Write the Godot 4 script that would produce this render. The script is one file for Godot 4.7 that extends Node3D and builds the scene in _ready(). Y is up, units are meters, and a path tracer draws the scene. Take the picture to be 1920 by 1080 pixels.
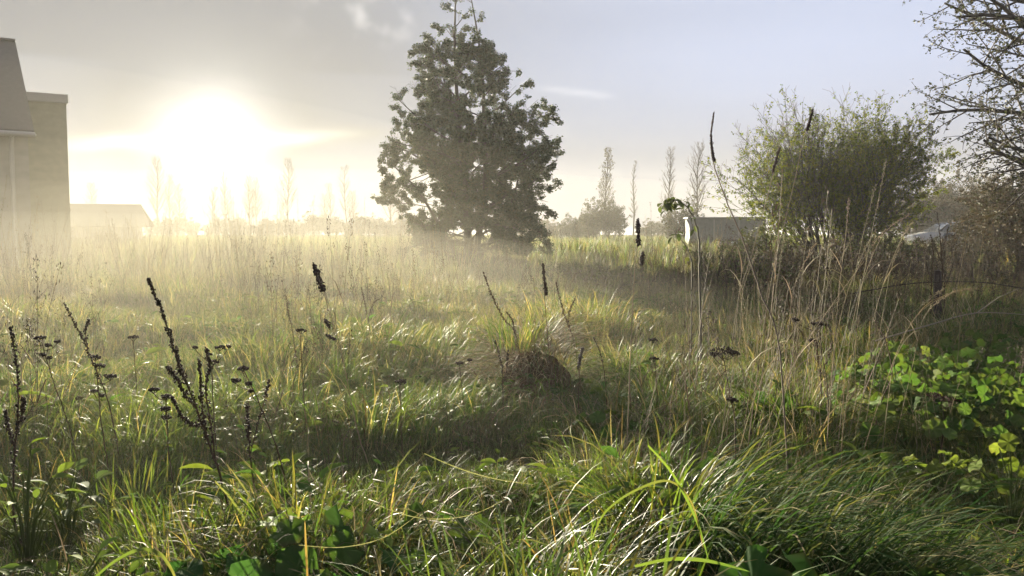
extends Node3D
# A misty autumn meadow at sunrise: wet grass, dead flower stalks, an apple tree against the low sun, a house at the left.

var rng := RandomNumberGenerator.new()
var lumps := FastNoiseLite.new()
var patches := FastNoiseLite.new()
var used_names := {}
var M := {}

# ------------------------------------------------------------------ mesh building
class Mb:
	var v := PackedVector3Array()
	var n := PackedVector3Array()
	var c := PackedColorArray()
	var k := PackedInt32Array()
	func tri(a: int, b: int, d: int) -> void:
		var g := (v[d] - v[a]).cross(v[b] - v[a])
		if g.dot(n[a] + n[b] + n[d]) >= 0.0:
			k.append(a); k.append(b); k.append(d)
		else:
			k.append(a); k.append(d); k.append(b)
	func quad(a: int, b: int, d: int, e: int) -> void:
		tri(a, b, d); tri(a, d, e)
	func put(p: Vector3, nn: Vector3, col: Color) -> int:
		v.append(p); n.append(nn); c.append(col)
		return v.size() - 1
	func tube(pts: Array, r0: float, r1: float, sides: int, col: Color, rough := 0.0, rg: RandomNumberGenerator = null) -> void:
		var m := pts.size()
		var last := -1
		var t := Vector3.UP
		var side := Vector3.RIGHT
		for i in m:
			var a: Vector3 = pts[max(i - 1, 0)]
			var b: Vector3 = pts[min(i + 1, m - 1)]
			t = (b - a).normalized()
			side = (side - t * side.dot(t))
			if side.length() < 0.05:
				side = t.cross(Vector3(0.3, 0.2, 0.9))
			side = side.normalized()
			var up := t.cross(side)
			var r := lerpf(r0, r1, float(i) / (m - 1))
			var first := v.size()
			for s in sides:
				var q := TAU * s / sides
				var nn := side * cos(q) + up * sin(q)
				var rr := r * (1.0 + (rg.randf_range(-rough, rough) if rough > 0.0 else 0.0))
				put(pts[i] + nn * rr, nn, col)
			if last >= 0:
				for s in sides:
					var s2 := (s + 1) % sides
					quad(last + s, first + s, first + s2, last + s2)
			last = first
		var tip := put(pts[m - 1] + t * r1 * 0.5, t, col)
		for s in sides:
			tri(last + s, last + (s + 1) % sides, tip)
	func blade(pts: Array, w: float, sides: Array, col: Color, tip_col: Color, belly := 0.35) -> void:
		var m := pts.size()
		var pa := -1
		for i in m:
			var s := float(i) / (m - 1)
			var a: Vector3 = pts[max(i - 1, 0)]
			var b: Vector3 = pts[min(i + 1, m - 1)]
			var t := (b - a).normalized()
			var sd: Vector3 = sides[i]
			var nn := t.cross(sd).normalized()
			var col2 := col.lerp(tip_col, s * s)
			if i == m - 1:
				var e := put(pts[i], nn, col2)
				tri(pa, pa + 1, e)
			else:
				var ww := w * 0.5 * (lerpf(0.6, 1.0, minf(s / belly, 1.0)) if s < belly else sqrt(1.0 - (s - belly) / (1.0 - belly)))
				var x := put(pts[i] - sd * ww, nn, col2)
				put(pts[i] + sd * ww, nn, col2)
				if pa >= 0:
					quad(pa, pa + 1, x + 1, x)
				pa = x
	func seed(p: Vector3, ax: Vector3, l: float, r: float, col: Color) -> void:
		var s := ax.cross(Vector3(0.31, 0.71, 0.63)).normalized()
		var u := ax.cross(s)
		var a := put(p - ax * l, -ax, col)
		var b := put(p + ax * l, ax, col)
		var f := v.size()
		for q in 4:
			var w := s * cos(q * PI / 2) + u * sin(q * PI / 2)
			put(p + w * r, w, col)
		for q in 4:
			tri(f + q, f + (q + 1) % 4, a)
			tri(f + q, f + (q + 1) % 4, b)
	func face(q: Array, col: Color) -> void:
		var nn: Vector3 = ((q[2] as Vector3) - (q[0] as Vector3)).cross((q[1] as Vector3) - (q[0] as Vector3)).normalized()
		var f := v.size()
		for p in q:
			put(p, nn, col)
		for i in range(1, q.size() - 1):
			tri(f, f + i, f + i + 1)
	func box(lo: Vector3, hi: Vector3, col: Color, bev := 0.0) -> void:
		var m := (lo + hi) * 0.5
		var h := (hi - lo) * 0.5
		var put_face := func(ax: int, sg: float) -> void:
			var e := [Vector3.RIGHT, Vector3.UP, Vector3.BACK]
			var nn: Vector3 = e[ax] * sg
			var s: Vector3 = e[(ax + 1) % 3]
			var u: Vector3 = e[(ax + 2) % 3]
			var o := m + nn * h[ax]
			var hs: float = h[(ax + 1) % 3] - bev
			var hu: float = h[(ax + 2) % 3] - bev
			var f := v.size()
			for q in [[-1, -1], [1, -1], [1, 1], [-1, 1]]:
				put(o + s * hs * q[0] + u * hu * q[1], nn, col)
			quad(f, f + 1, f + 2, f + 3)
		for ax in 3:
			put_face.call(ax, 1.0); put_face.call(ax, -1.0)
		if bev > 0.0:
			var e := [Vector3.RIGHT, Vector3.UP, Vector3.BACK]
			for ax in 3:
				for sa in [-1.0, 1.0]:
					for sb in [-1.0, 1.0]:
						var a: Vector3 = e[(ax + 1) % 3] * sa
						var b: Vector3 = e[(ax + 2) % 3] * sb
						var ha: float = h[(ax + 1) % 3]
						var hb: float = h[(ax + 2) % 3]
						var w: Vector3 = e[ax] * (h[ax] - bev)
						face([m + a * ha + b * (hb - bev) - w, m + a * (ha - bev) + b * hb - w, m + a * (ha - bev) + b * hb + w, m + a * ha + b * (hb - bev) + w], col)
						var z := v.size() - 4
						for i in 4:
							n[z + i] = (a + b).normalized()
						k.resize(k.size() - 6)
						quad(z, z + 1, z + 2, z + 3)
	func done(m: Material) -> ArrayMesh:
		var a := []
		a.resize(Mesh.ARRAY_MAX)
		a[Mesh.ARRAY_VERTEX] = v
		a[Mesh.ARRAY_NORMAL] = n
		a[Mesh.ARRAY_COLOR] = c
		a[Mesh.ARRAY_INDEX] = k
		var r := ArrayMesh.new()
		r.add_surface_from_arrays(Mesh.PRIMITIVE_TRIANGLES, a)
		r.surface_set_material(0, m)
		return r

# ------------------------------------------------------------------ scene helpers
func numbered(called: String) -> String:
	var i: int = used_names.get(called, -1) + 1
	used_names[called] = i
	return called if i == 0 else "%s_%03d" % [called, i]

func tag(o: Node3D, label: String, category: String, group := "") -> Node3D:
	o.set_meta("label", label)
	o.set_meta("category", category)
	if group:
		o.set_meta("group", group)
	return o

func thing(called: String, label: String, category: String, at := Vector3.ZERO, group := "", turn := 0.0) -> Node3D:
	var o := Node3D.new()
	o.name = numbered(called)
	add_child(o)
	o.position = at
	o.rotation.y = turn
	return tag(o, label, category, group)

func part(parent: Node3D, called: String, mesh: Mesh, at := Transform3D()) -> MeshInstance3D:
	var o := MeshInstance3D.new()
	o.mesh = mesh
	o.transform = at
	var i := 0
	var nm := called
	while parent.has_node(nm):
		i += 1
		nm = "%s_%03d" % [called, i]
	o.name = nm
	parent.add_child(o, true)
	return o

func structure(called: String, mesh: Mesh) -> MeshInstance3D:
	var o := MeshInstance3D.new()
	o.mesh = mesh
	o.name = numbered(called)
	o.set_meta("kind", "structure")
	add_child(o)
	return o

func many(called: String, mesh: Mesh, where: Array, tints: PackedColorArray, parent: Node3D = null) -> MultiMeshInstance3D:
	var mm := MultiMesh.new()
	mm.transform_format = MultiMesh.TRANSFORM_3D
	mm.use_colors = true
	mm.mesh = mesh
	mm.instance_count = where.size()
	for i in where.size():
		mm.set_instance_transform(i, where[i])
		mm.set_instance_color(i, tints[i])
	var o := MultiMeshInstance3D.new()
	o.multimesh = mm
	o.set_meta("kind", "stuff")
	if parent:
		o.name = called
		parent.add_child(o, true)
	else:
		o.name = numbered(called)
		add_child(o)
	return o

func copy(o: Node3D, label := "", group := "") -> Node3D:
	var c: Node3D = o.duplicate()
	c.name = numbered(String(o.name).rstrip("0123456789").rstrip("_"))
	add_child(c)
	if label:
		c.set_meta("label", label)
	if group:
		c.set_meta("group", group)
	return c

func ground(x: float, z: float) -> float:
	var far := clampf((Vector2(x, z).length() - 1.5) / 6.0, 0.0, 1.0)
	return lumps.get_noise_2d(x, z) * 0.10 * far + lumps.get_noise_2d(x * 5.0 + 90, z * 5.0) * 0.045

func on_ground(p: Vector3) -> Vector3:
	return Vector3(p.x, ground(p.x, p.z), p.z)

func vec(amount: float) -> Vector3:
	return Vector3(rng.randf_range(-1, 1), rng.randf_range(-1, 1), rng.randf_range(-1, 1)) * amount

func vary(c: Color, amount: float) -> Color:
	var b := 1.0 + rng.randf_range(-amount, amount)
	return Color(c.r * b * (1.0 + rng.randf_range(-amount, amount) * 0.4), c.g * b, c.b * b * (1.0 + rng.randf_range(-amount, amount) * 0.4))

func plain(rough: float, spec: float, back := 0.0, back_col := Color(1, 1, 1)) -> StandardMaterial3D:
	var m := StandardMaterial3D.new()
	m.vertex_color_use_as_albedo = true
	m.roughness = rough
	m.metallic_specular = spec
	if back > 0.0:
		m.backlight_enabled = true
		m.backlight = Color(back_col.r * back, back_col.g * back, back_col.b * back).linear_to_srgb()
	return m

func smooth_line(pts: Array, per: int) -> Array:
	var out := []
	for i in pts.size() - 1:
		var p0: Vector3 = pts[max(i - 1, 0)]
		var p1: Vector3 = pts[i]
		var p2: Vector3 = pts[i + 1]
		var p3: Vector3 = pts[min(i + 2, pts.size() - 1)]
		for j in per:
			out.append(p1.cubic_interpolate(p2, p0, p3, float(j) / per))
	out.append(pts[-1])
	return out

func along(pts: Array, s: float) -> Vector3:
	var f := s * (pts.size() - 1)
	var i := mini(int(f), pts.size() - 2)
	return (pts[i] as Vector3).lerp(pts[i + 1], f - i)

# ------------------------------------------------------------------ grass
const GREEN := Color(0.056, 0.092, 0.022)
const LIME := Color(0.112, 0.150, 0.032)
const STRAW := Color(0.27, 0.21, 0.105)
const BROWN := Color(0.075, 0.05, 0.028)
const DEAD := Color(0.035, 0.024, 0.016)

func bent_blade(mb: Mb, base: Vector3, az: float, l: float, w: float, tilt: float, droop: float, segs: int, col: Color, tip: Color) -> void:
	var pts := []
	var sides := []
	var p := base
	var a := tilt
	var az2 := az
	var twist := rng.randf_range(-0.9, 0.9)
	for i in segs + 1:
		pts.append(p)
		var side := Vector3(-sin(az2), 0, cos(az2))
		var fwd := Vector3(cos(az2) * sin(a), cos(a), sin(az2) * sin(a))
		sides.append(side.rotated(fwd.normalized(), twist * i / segs).normalized())
		p += fwd * (l / segs)
		a += droop / segs * (0.5 + 1.0 * i / segs)
		az2 += rng.randf_range(-0.12, 0.12)
	mb.blade(pts, w, sides, col, tip)

func tuft(count: int, l0: float, l1: float, spread: float, w: float, segs: int, cols: Array, droop0: float, droop1: float, lean := Vector2.ZERO, mat := "grass") -> ArrayMesh:
	var mb := Mb.new()
	for i in count:
		var q := rng.randf() * TAU
		var r := sqrt(rng.randf()) * spread
		var az := q + rng.randf_range(-0.9, 0.9)
		if lean.length() > 0.01:
			var d := Vector2(cos(az), sin(az)) + lean
			az = d.angle()
		var col: Color = vary(cols[rng.randi() % cols.size()], 0.25)
		var tipc := col if rng.randf() < 0.85 else col.lerp(STRAW, 0.7)
		bent_blade(mb, Vector3(cos(q) * r, -0.03, sin(q) * r), az, rng.randf_range(l0, l1), w * rng.randf_range(0.6, 1.2), rng.randf_range(0.05, 0.45), rng.randf_range(droop0, droop1), segs, col, tipc)
	return mb.done(M[mat])

func dry_stems(count: int, h0: float, h1: float, spread: float, thick: float, panicle: float, cols: Array) -> ArrayMesh:
	var mb := Mb.new()
	for i in count:
		var q := rng.randf() * TAU
		var r := sqrt(rng.randf()) * spread
		var base := Vector3(cos(q) * r, -0.02, sin(q) * r)
		var h := rng.randf_range(h0, h1)
		var lean := Vector3(rng.randf_range(-0.22, 0.22), 0, rng.randf_range(-0.2, 0.2)) * h
		var bow := Vector3(rng.randf_range(-0.1, 0.1), 0, rng.randf_range(-0.1, 0.1)) * h
		var col: Color = vary(cols[rng.randi() % cols.size()], 0.25)
		var pts := []
		for j in 5:
			var s := j / 4.0
			pts.append(base + Vector3(0, h * s, 0) + lean * s + bow * s * s)
		mb.tube(pts, thick, thick * 0.45, 3, col)
		var n := int(panicle * rng.randf_range(8, 18))
		for j in n:
			var s := rng.randf_range(0.74, 1.02)
			var p: Vector3 = along(pts, minf(s, 1.0)) + vec(0.012 + (1.0 - s) * 0.06)
			mb.seed(p, (lean + Vector3.UP * h + vec(0.4)).normalized(), rng.randf_range(0.004, 0.011), rng.randf_range(0.0012, 0.0028), vary(col.lerp(BROWN, 0.25), 0.2))
		if rng.randf() < 0.5:
			bent_blade(mb, along(pts, rng.randf_range(0.1, 0.5)), rng.randf() * TAU, h * rng.randf_range(0.2, 0.4), 0.006, 0.5, 1.6, 3, col, col)
	return mb.done(M.straw)

func herb(count: int, size: float, spread: float, cols: Array) -> ArrayMesh:
	var mb := Mb.new()
	for i in count:
		var q := rng.randf() * TAU
		var r := sqrt(rng.randf()) * spread
		var base := Vector3(cos(q) * r * 0.4, 0, sin(q) * r * 0.4)
		var tip := Vector3(cos(q) * r, rng.randf_range(0.3, 1.0) * spread, sin(q) * r)
		mb.tube([base, base.lerp(tip, 0.6) + Vector3.UP * 0.02, tip], 0.002, 0.001, 3, cols[0])
		oval_leaf(mb, tip, Vector3(cos(q), rng.randf_range(-0.3, 0.7), sin(q)).normalized(), size * rng.randf_range(0.6, 1.2), 0.55, vary(cols[rng.randi() % cols.size()], 0.25))
	return mb.done(M.leaf)

func oval_leaf(mb: Mb, at: Vector3, ax: Vector3, l: float, ratio: float, col: Color, sag := 0.5) -> void:
	var side := ax.cross(Vector3.UP)
	if side.length() < 0.1:
		side = ax.cross(Vector3.RIGHT)
	side = side.normalized().rotated(ax, rng.randf_range(-0.5, 0.5))
	var up := side.cross(ax)
	var prof := [[0.0, 0.06], [0.18, 0.34], [0.42, 0.5], [0.68, 0.42], [0.88, 0.2], [1.0, 0.0]]
	var rows := []
	for pr in prof:
		var s: float = pr[0]
		var w: float = pr[1] * l * ratio
		var mid: Vector3 = at + ax * l * s - up * l * sag * 0.35 * s * s
		var wob := rng.randf_range(0.9, 1.1)
		var a := mb.put(mid - side * w * wob + up * w * 0.35, (up + side * 0.35).normalized(), col)
		mb.put(mid, up, col)
		mb.put(mid + side * w * wob + up * w * 0.35, (up - side * 0.35).normalized(), col)
		rows.append(a)
	for i in rows.size() - 1:
		var a: int = rows[i]
		var b: int = rows[i + 1]
		mb.quad(a, a + 1, b + 1, b)
		mb.quad(a + 1, a + 2, b + 2, b + 1)

func round_leaf(size: float, col: Color) -> ArrayMesh:
	var mb := Mb.new()
	var c := mb.put(Vector3.ZERO, Vector3.UP, col)
	var rings := []
	var ph := rng.randf() * TAU
	for j in [1, 2, 3]:
		var first := mb.v.size()
		for s in 18:
			var q := TAU * s / 18.0
			var rr: float = size * 0.5 * j / 3.0
			if s == 0:
				rr *= 0.62
			elif s == 1 or s == 17:
				rr *= 0.93
			rr *= 1.0 + 0.05 * sin(q * 7.0 + ph)
			var y: float = size * (0.10 * (j / 3.0) * sin(q * 3.0 + ph) + 0.06 * cos(q * 7.0) * j / 3.0 - 0.12 * j * j / 9.0 + 0.05 * j)
			var edge := col.lerp(BROWN, 0.55) if j == 3 and sin(q * 2.0 + ph * 3.0) > 0.55 else col * lerpf(0.85, 1.1, 0.5 + 0.5 * cos(q * 7.0))
			mb.put(Vector3(cos(q) * rr, y, sin(q) * rr), (Vector3.UP + Vector3(cos(q), 0, sin(q)) * 0.45 * sin(q * 7.0 + ph + 1.0)).normalized(), edge)
		rings.append(first)
	for s in 18:
		var s2 := (s + 1) % 18
		mb.tri(c, rings[0] + s, rings[0] + s2)
		for j in 2:
			mb.quad(rings[j] + s, rings[j] + s2, rings[j + 1] + s2, rings[j + 1] + s)
	return mb.done(M.leaf)

func leaf_sprig(size: float, col: Color, count := 4, mat := "tree_leaf") -> ArrayMesh:
	var mb := Mb.new()
	for i in count:
		var d := Vector3(rng.randf_range(-1, 1), rng.randf_range(-0.9, 0.5), rng.randf_range(-1, 1)).normalized()
		oval_leaf_small(mb, vec(size * 0.7), d, size * rng.randf_range(0.75, 1.2), vary(col, 0.25))
	return mb.done(M[mat])

func oval_leaf_small(mb: Mb, at: Vector3, ax: Vector3, l: float, col: Color) -> void:
	var side := ax.cross(vec(1.0)).normalized()
	var up := side.cross(ax)
	var w := l * 0.3
	var a := mb.put(at, up, col)
	var b := mb.put(at + ax * l * 0.35 + side * w + up * w * 0.3, (up - side * 0.3).normalized(), col)
	var c := mb.put(at + ax * l - up * l * 0.1, up, col)
	var d := mb.put(at + ax * l * 0.35 - side * w + up * w * 0.3, (up + side * 0.3).normalized(), col)
	var e := mb.put(at + ax * l * 0.45, up, col)
	mb.tri(a, b, e); mb.tri(b, c, e); mb.tri(c, d, e); mb.tri(d, a, e)

# places for scattered plants in a wedge in front of the camera (and a little round it)
func scatter(count: int, d0: float, d1: float, half_angle: float, want: Callable) -> Array:
	var out := []
	for i in count:
		var d := sqrt(rng.randf_range(d0 * d0, d1 * d1))
		var a := rng.randf_range(-half_angle, half_angle)
		var x := sin(a) * d
		var z := -cos(a) * d
		if rng.randf() < want.call(x, z, d):
			out.append(Vector3(x, ground(x, z), z))
	return out

func plant(called: String, meshes: Array, spots: Array, s0: float, s1: float, tint: Callable, tilt := 0.12, free_turn := true) -> void:
	var per := []
	var cols := []
	for m in meshes:
		per.append([])
		cols.append(PackedColorArray())
	for p in spots:
		var which := rng.randi() % meshes.size()
		var b := Basis(Vector3.UP, rng.randf() * TAU if free_turn else rng.randf_range(-0.5, 0.5))
		b = Basis(Vector3(rng.randf_range(-1, 1), 0.001, rng.randf_range(-1, 1)).normalized(), rng.randf_range(0, tilt)) * b
		var s := rng.randf_range(s0, s1) * (0.92 + 1.05 * patches.get_noise_2d(p.x * 3.0 + 17.0, p.z * 3.0))
		if called == "meadow_grass" or called == "fine_grass":
			s *= lerpf(0.66, 0.86, smoothstep(1.5, 9.0, Vector2(p.x, p.z).length()))
		b = b.scaled(Vector3(s, s * rng.randf_range(0.85, 1.15), s))
		per[which].append(Transform3D(b, p))
		cols[which].append(tint.call(p))
	for i in meshes.size():
		if per[i].size():
			many(called, meshes[i], per[i], cols[i])

# ------------------------------------------------------------------ trees
func grow(mb: Mb, spots: Array, p: Vector3, d: Vector3, l: float, r: float, level: int, cfg: Dictionary) -> void:
	var segs: int = cfg.segs[level]
	var pts := [p]
	var q := p
	var dir := d
	for i in segs:
		dir = (dir + vec(cfg.wiggle) + Vector3.UP * cfg.up[level] * (1.0 / segs)).normalized()
		q += dir * (l / segs)
		pts.append(q)
	mb.tube(pts, r, maxf(r * cfg.taper, cfg.min_r), 6 if level == 0 else (4 if level == 1 else 3), cfg.bark)
	if level >= cfg.leaf_from:
		var n := int(l * cfg.leaves + rng.randf())
		for i in n:
			spots.append(along(pts, rng.randf_range(0.2, 1.0)))
	if level < cfg.kids.size():
		var n: int = int(cfg.kids[level] * rng.randf_range(0.8, 1.2))
		var spin := rng.randf() * TAU
		for i in n:
			var s := lerpf(cfg.first[level], 1.0, (i + rng.randf()) / n)
			var at := along(pts, s)
			var ahead := (along(pts, minf(s + 0.1, 1.0)) - along(pts, maxf(s - 0.1, 0.0))).normalized()
			spin += 2.4 + rng.randf_range(-0.5, 0.5)
			var across := ahead.cross(Vector3(0.17, 0.31, 0.93)).normalized().rotated(ahead, spin)
			var angle: float = cfg.angle[level] * rng.randf_range(0.7, 1.3)
			grow(mb, spots, at, ahead.rotated(across.cross(ahead).normalized(), -angle) if false else (ahead * cos(angle) + across * sin(angle)).normalized(), l * cfg.ratio[level] * (1.15 - 0.6 * s) * rng.randf_range(0.75, 1.25), maxf(lerpf(r, r * cfg.taper, s) * 0.55, cfg.min_r), level + 1, cfg)

func leaves_on(o: Node3D, called: String, spots: Array, sprigs: Array, jitter: float, s0: float, s1: float, tints: Array) -> void:
	var per := []
	var cols := []
	for m in sprigs:
		per.append([])
		cols.append(PackedColorArray())
	for p in spots:
		var w := rng.randi() % sprigs.size()
		var b := Basis.from_euler(Vector3(rng.randf_range(-0.6, 0.6), rng.randf() * TAU, rng.randf_range(-0.6, 0.6))).scaled(Vector3.ONE * rng.randf_range(s0, s1))
		per[w].append(Transform3D(b, p + vec(jitter)))
		cols[w].append(vary(tints[rng.randi() % tints.size()], 0.2))
	for i in sprigs.size():
		if per[i].size():
			many(called if i == 0 else "%s_%03d" % [called, i], sprigs[i], per[i], cols[i], o)

func apple_tree() -> void:
	var t := thing("apple_tree", "leafy dark apple tree with several stems standing alone in the middle of the meadow", "tree", on_ground(Vector3(-1.279, 0, -25.000)))
	rng.seed = 71
	var bark := Color(0.05, 0.042, 0.034)
	var trunk := Mb.new()
	var limbs := Mb.new()
	var spots := []
	# outline: height, reach to the left, reach to the right
	var shape := [[0.3, 1.3, 2.0], [0.9, 1.9, 2.8], [1.7, 2.2, 3.2], [2.6, 2.8, 3.0], [3.4, 3.1, 2.7], [4.3, 2.8, 2.4], [5.2, 2.0, 1.8], [5.9, 1.8, 1.5], [6.3, 1.1, 0.8], [6.9, 0.8, 0.5], [8.5, 0.35, 0.25]]
	var reach := func(y: float, q: float) -> float:
		var i := 0
		while i < shape.size() - 2 and shape[i + 1][0] < y:
			i += 1
		var s: float = clampf((y - shape[i][0]) / (shape[i + 1][0] - shape[i][0]), 0, 1)
		var left: float = lerpf(shape[i][1], shape[i + 1][1], s)
		var right: float = lerpf(shape[i][2], shape[i + 1][2], s)
		return lerpf(left, right, cos(q) * 0.5 + 0.5) * (1.0 - 0.1 * absf(sin(q)))
	var leaders := [
		[Vector3(0.05, 0, 0), Vector3(-0.02, 0.6, 0), Vector3(-0.1, 2.2, 0.05), Vector3(-0.3, 4.4, 0), Vector3(-0.4, 6.4, 0.05), Vector3(-0.35, 8.4, 0)],
		[Vector3(0.16, 0, 0.1), Vector3(0.25, 0.7, 0.1), Vector3(0.5, 2.4, 0.2), Vector3(0.45, 4.6, 0.15), Vector3(0.35, 6.3, 0.05), Vector3(0.0, 8.3, -0.1)],
		[Vector3(-0.02, 0, -0.12), Vector3(-0.1, 0.8, -0.25), Vector3(-0.1, 2.6, -0.6), Vector3(-0.5, 4.6, -0.7), Vector3(-0.9, 6.0, -0.5)],
		[Vector3(-0.1, 0, 0.05), Vector3(-0.42, 0.45, 0.1), Vector3(-0.9, 1.3, 0.3), Vector3(-1.5, 2.3, 0.5), Vector3(-2.2, 3.0, 0.5)],
		[Vector3(0.1, 0, -0.02), Vector3(0.7, 0.9, -0.2), Vector3(1.3, 2.0, -0.3), Vector3(1.6, 3.4, -0.4)],
	]
	var radii := [0.16, 0.13, 0.11, 0.09, 0.09]
	var cfg := {"segs": [5, 5, 4, 3], "wiggle": 0.16, "up": [0.1, 0.05, -0.1, -0.35], "taper": 0.35, "min_r": 0.004, "bark": bark, "leaf_from": 2, "leaves": 105.0, "kids": [7, 8, 4], "first": [0.15, 0.2, 0.25], "angle": [0.8, 0.8, 0.8], "ratio": [0.55, 0.42, 0.42]}
	for i in leaders.size():
		var line := smooth_line(leaders[i], 5)
		trunk.tube(line, radii[i], 0.008, 8, bark, 0.08, rng)
		var n: int = [30, 28, 17, 15, 16][i]
		var spin := rng.randf() * TAU
		for j in n:
			var s := lerpf(0.1, 0.97, (j + rng.randf()) / n)
			var at: Vector3 = along(line, s)
			spin += 2.4 + rng.randf_range(-0.4, 0.4)
			var q := spin
			var out := Vector3(cos(q), 0, sin(q))
			var room: float = reach.call(at.y + 0.3, q) - Vector2(at.x, at.z).dot(Vector2(out.x, out.z))
			if at.y > 6.0:
				room = maxf(room, 0.6 - 0.12 * (at.y - 6.0))
			if room < 0.25:
				continue
			var rise := lerpf(0.25, 0.75, clampf(at.y / 7.0, 0, 1)) + rng.randf_range(-0.25, 0.25)
			var c := cfg.duplicate()
			if at.y > 6.0:
				c.leaves = 44.0
				c.kids = [5, 4, 3]
				if rng.randf() < 0.1:
					continue
			if at.y < 1.3:
				c.up = [-0.1, -0.25, -0.3, -0.4]
			grow(limbs, spots, at, (out + Vector3.UP * rise).normalized(), room * rng.randf_range(0.78, 1.06), lerpf(radii[i], 0.02, s) * 0.42, 1, c)
	part(t, "trunk", trunk.done(M.bark))
	part(t, "limbs", limbs.done(M.bark))
	var keep := []
	for p in spots:
		var air := patches.get_noise_3d(p.x * 9.0, p.y * 9.0, p.z * 9.0) + 0.5 * patches.get_noise_3d(p.x * 2.6, p.y * 2.6 + 50, p.z * 2.6)
		if p.y > 0.4 and air > -0.12 and (p.y > 1.15 or absf(p.x - 0.05) > 0.75):
			keep.append(p)
	var sprigs := []
	for i in 4:
		sprigs.append(leaf_sprig(0.064, Color(0.8, 0.9, 0.8)))
	leaves_on(t, "foliage", keep, sprigs, 0.04, 0.7, 1.25, [Color(0.045, 0.06, 0.026), Color(0.055, 0.068, 0.03), Color(0.07, 0.07, 0.028), Color(0.035, 0.05, 0.022)])
	print("apple leaves ", keep.size(), " limb tris ", limbs.k.size() / 3)

func rounded_shrub() -> void:
	var t := thing("rounded_shrub", "wide rounded shrub of many fanning stems with thin yellow green leaves", "shrub", on_ground(Vector3(7.949, 0, -21.000)))
	rng.seed = 72
	var bark := Color(0.06, 0.05, 0.042)
	var stems := Mb.new()
	var spots := []
	var cfg := {"segs": [6, 5, 4, 3], "wiggle": 0.1, "up": [0.1, 0.3, 0.25, 0.1], "taper": 0.3, "min_r": 0.0035, "bark": bark, "leaf_from": 2, "leaves": 11.0, "kids": [11, 7, 4], "first": [0.1, 0.15, 0.15], "angle": [0.46, 0.6, 0.65], "ratio": [0.55, 0.5, 0.55]}
	for i in 22:
		var q := i * 2.4 + rng.randf_range(-0.2, 0.2)
		var out := sqrt((i + 0.3) / 22.0) * 0.74
		var d := Vector3(cos(q) * out, 1.0, sin(q) * out).normalized()
		grow(stems, spots, Vector3(cos(q) * 0.2, 0, sin(q) * 0.2), d, lerpf(3.7, 3.0, out) * rng.randf_range(0.92, 1.03), rng.randf_range(0.025, 0.05), 0, cfg)
	part(t, "stems", stems.done(M.bark))
	var keep := []
	for p in spots:
		# leafier low down and on the right, nearly bare at the top left
		var leafy := clampf(0.95 + p.x * 0.17 - (p.y - 2.0) * 0.3, 0.16, 1.0)
		if rng.randf() < leafy and p.y > 0.3:
			keep.append(p)
	var sprigs := []
	for i in 4:
		sprigs.append(leaf_sprig(0.055, Color(0.9, 0.95, 0.7), 4, "shrub_leaf"))
	leaves_on(t, "foliage", keep, sprigs, 0.03, 0.7, 1.2, [Color(0.10, 0.12, 0.02), Color(0.135, 0.14, 0.024), Color(0.07, 0.09, 0.02)])
	print("shrub leaves ", keep.size(), " stem tris ", stems.k.size() / 3)

func overhanging_tree() -> void:
	var t := thing("overhanging_tree", "sparse dark tree at the right edge with long branches arching towards the shrub", "tree", on_ground(Vector3(10.6, 0, -14.5)))
	rng.seed = 73
	var bark := Color(0.04, 0.035, 0.03)
	var trunk := Mb.new()
	var limbs := Mb.new()
	var spots := []
	var line := smooth_line([Vector3.ZERO, Vector3(-0.1, 1.2, 0), Vector3(-0.05, 2.6, 0.1), Vector3(-0.3, 4.2, 0), Vector3(-0.2, 6.5, 0)], 4)
	trunk.tube(line, 0.24, 0.05, 9, bark, 0.07, rng)
	part(t, "trunk", trunk.done(M.bark))
	var cfg := {"segs": [5, 7, 5, 3], "wiggle": 0.17, "up": [0.1, 0.05, 0.0, -0.1], "taper": 0.3, "min_r": 0.004, "bark": bark, "leaf_from": 2, "leaves": 10.0, "kids": [8, 12, 6], "first": [0.2, 0.15, 0.15], "angle": [0.7, 0.75, 0.8], "ratio": [0.5, 0.42, 0.42]}
	# start height, direction, length
	for b in [[2.2, Vector3(-1, 0.3, 0.1), 2.6], [2.6, Vector3(-1, 0.25, 0.3), 3.5], [2.9, Vector3(-1, 0.4, 0.35), 3.5], [3.1, Vector3(-1, 0.5, -0.35), 3.3], [3.4, Vector3(-1, 0.5, -0.2), 3.3], [4.0, Vector3(-1, 0.55, 0.15), 3.3], [4.3, Vector3(-1, 0.6, -0.3), 3.2], [4.6, Vector3(-0.9, 0.7, 0.3), 3.2], [5.0, Vector3(-1, 0.6, 0), 3.2], [5.4, Vector3(-0.7, 1, -0.3), 2.6],
			[2.5, Vector3(-0.5, 0.3, -1), 3.0], [3.2, Vector3(0.1, 0.5, 1), 3.0], [3.0, Vector3(1, 0.5, 0.2), 3.2], [3.9, Vector3(0.8, 0.7, -0.7), 3.0], [4.9, Vector3(0.6, 0.9, 0.5), 2.6], [6.2, Vector3(0.1, 1, 0), 2.0]]:
		grow(limbs, spots, along(line, b[0] / 6.5), (b[1] as Vector3).normalized(), b[2], 0.075, 1, cfg)
	part(t, "limbs", limbs.done(M.bark))
	var sprigs := []
	for i in 3:
		sprigs.append(leaf_sprig(0.05, Color(0.9, 0.9, 0.8), 3))
	leaves_on(t, "foliage", spots, sprigs, 0.03, 0.7, 1.2, [Color(0.05, 0.055, 0.025), Color(0.07, 0.06, 0.03), Color(0.04, 0.05, 0.02)])
	print("overhang leaves ", spots.size())

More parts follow.
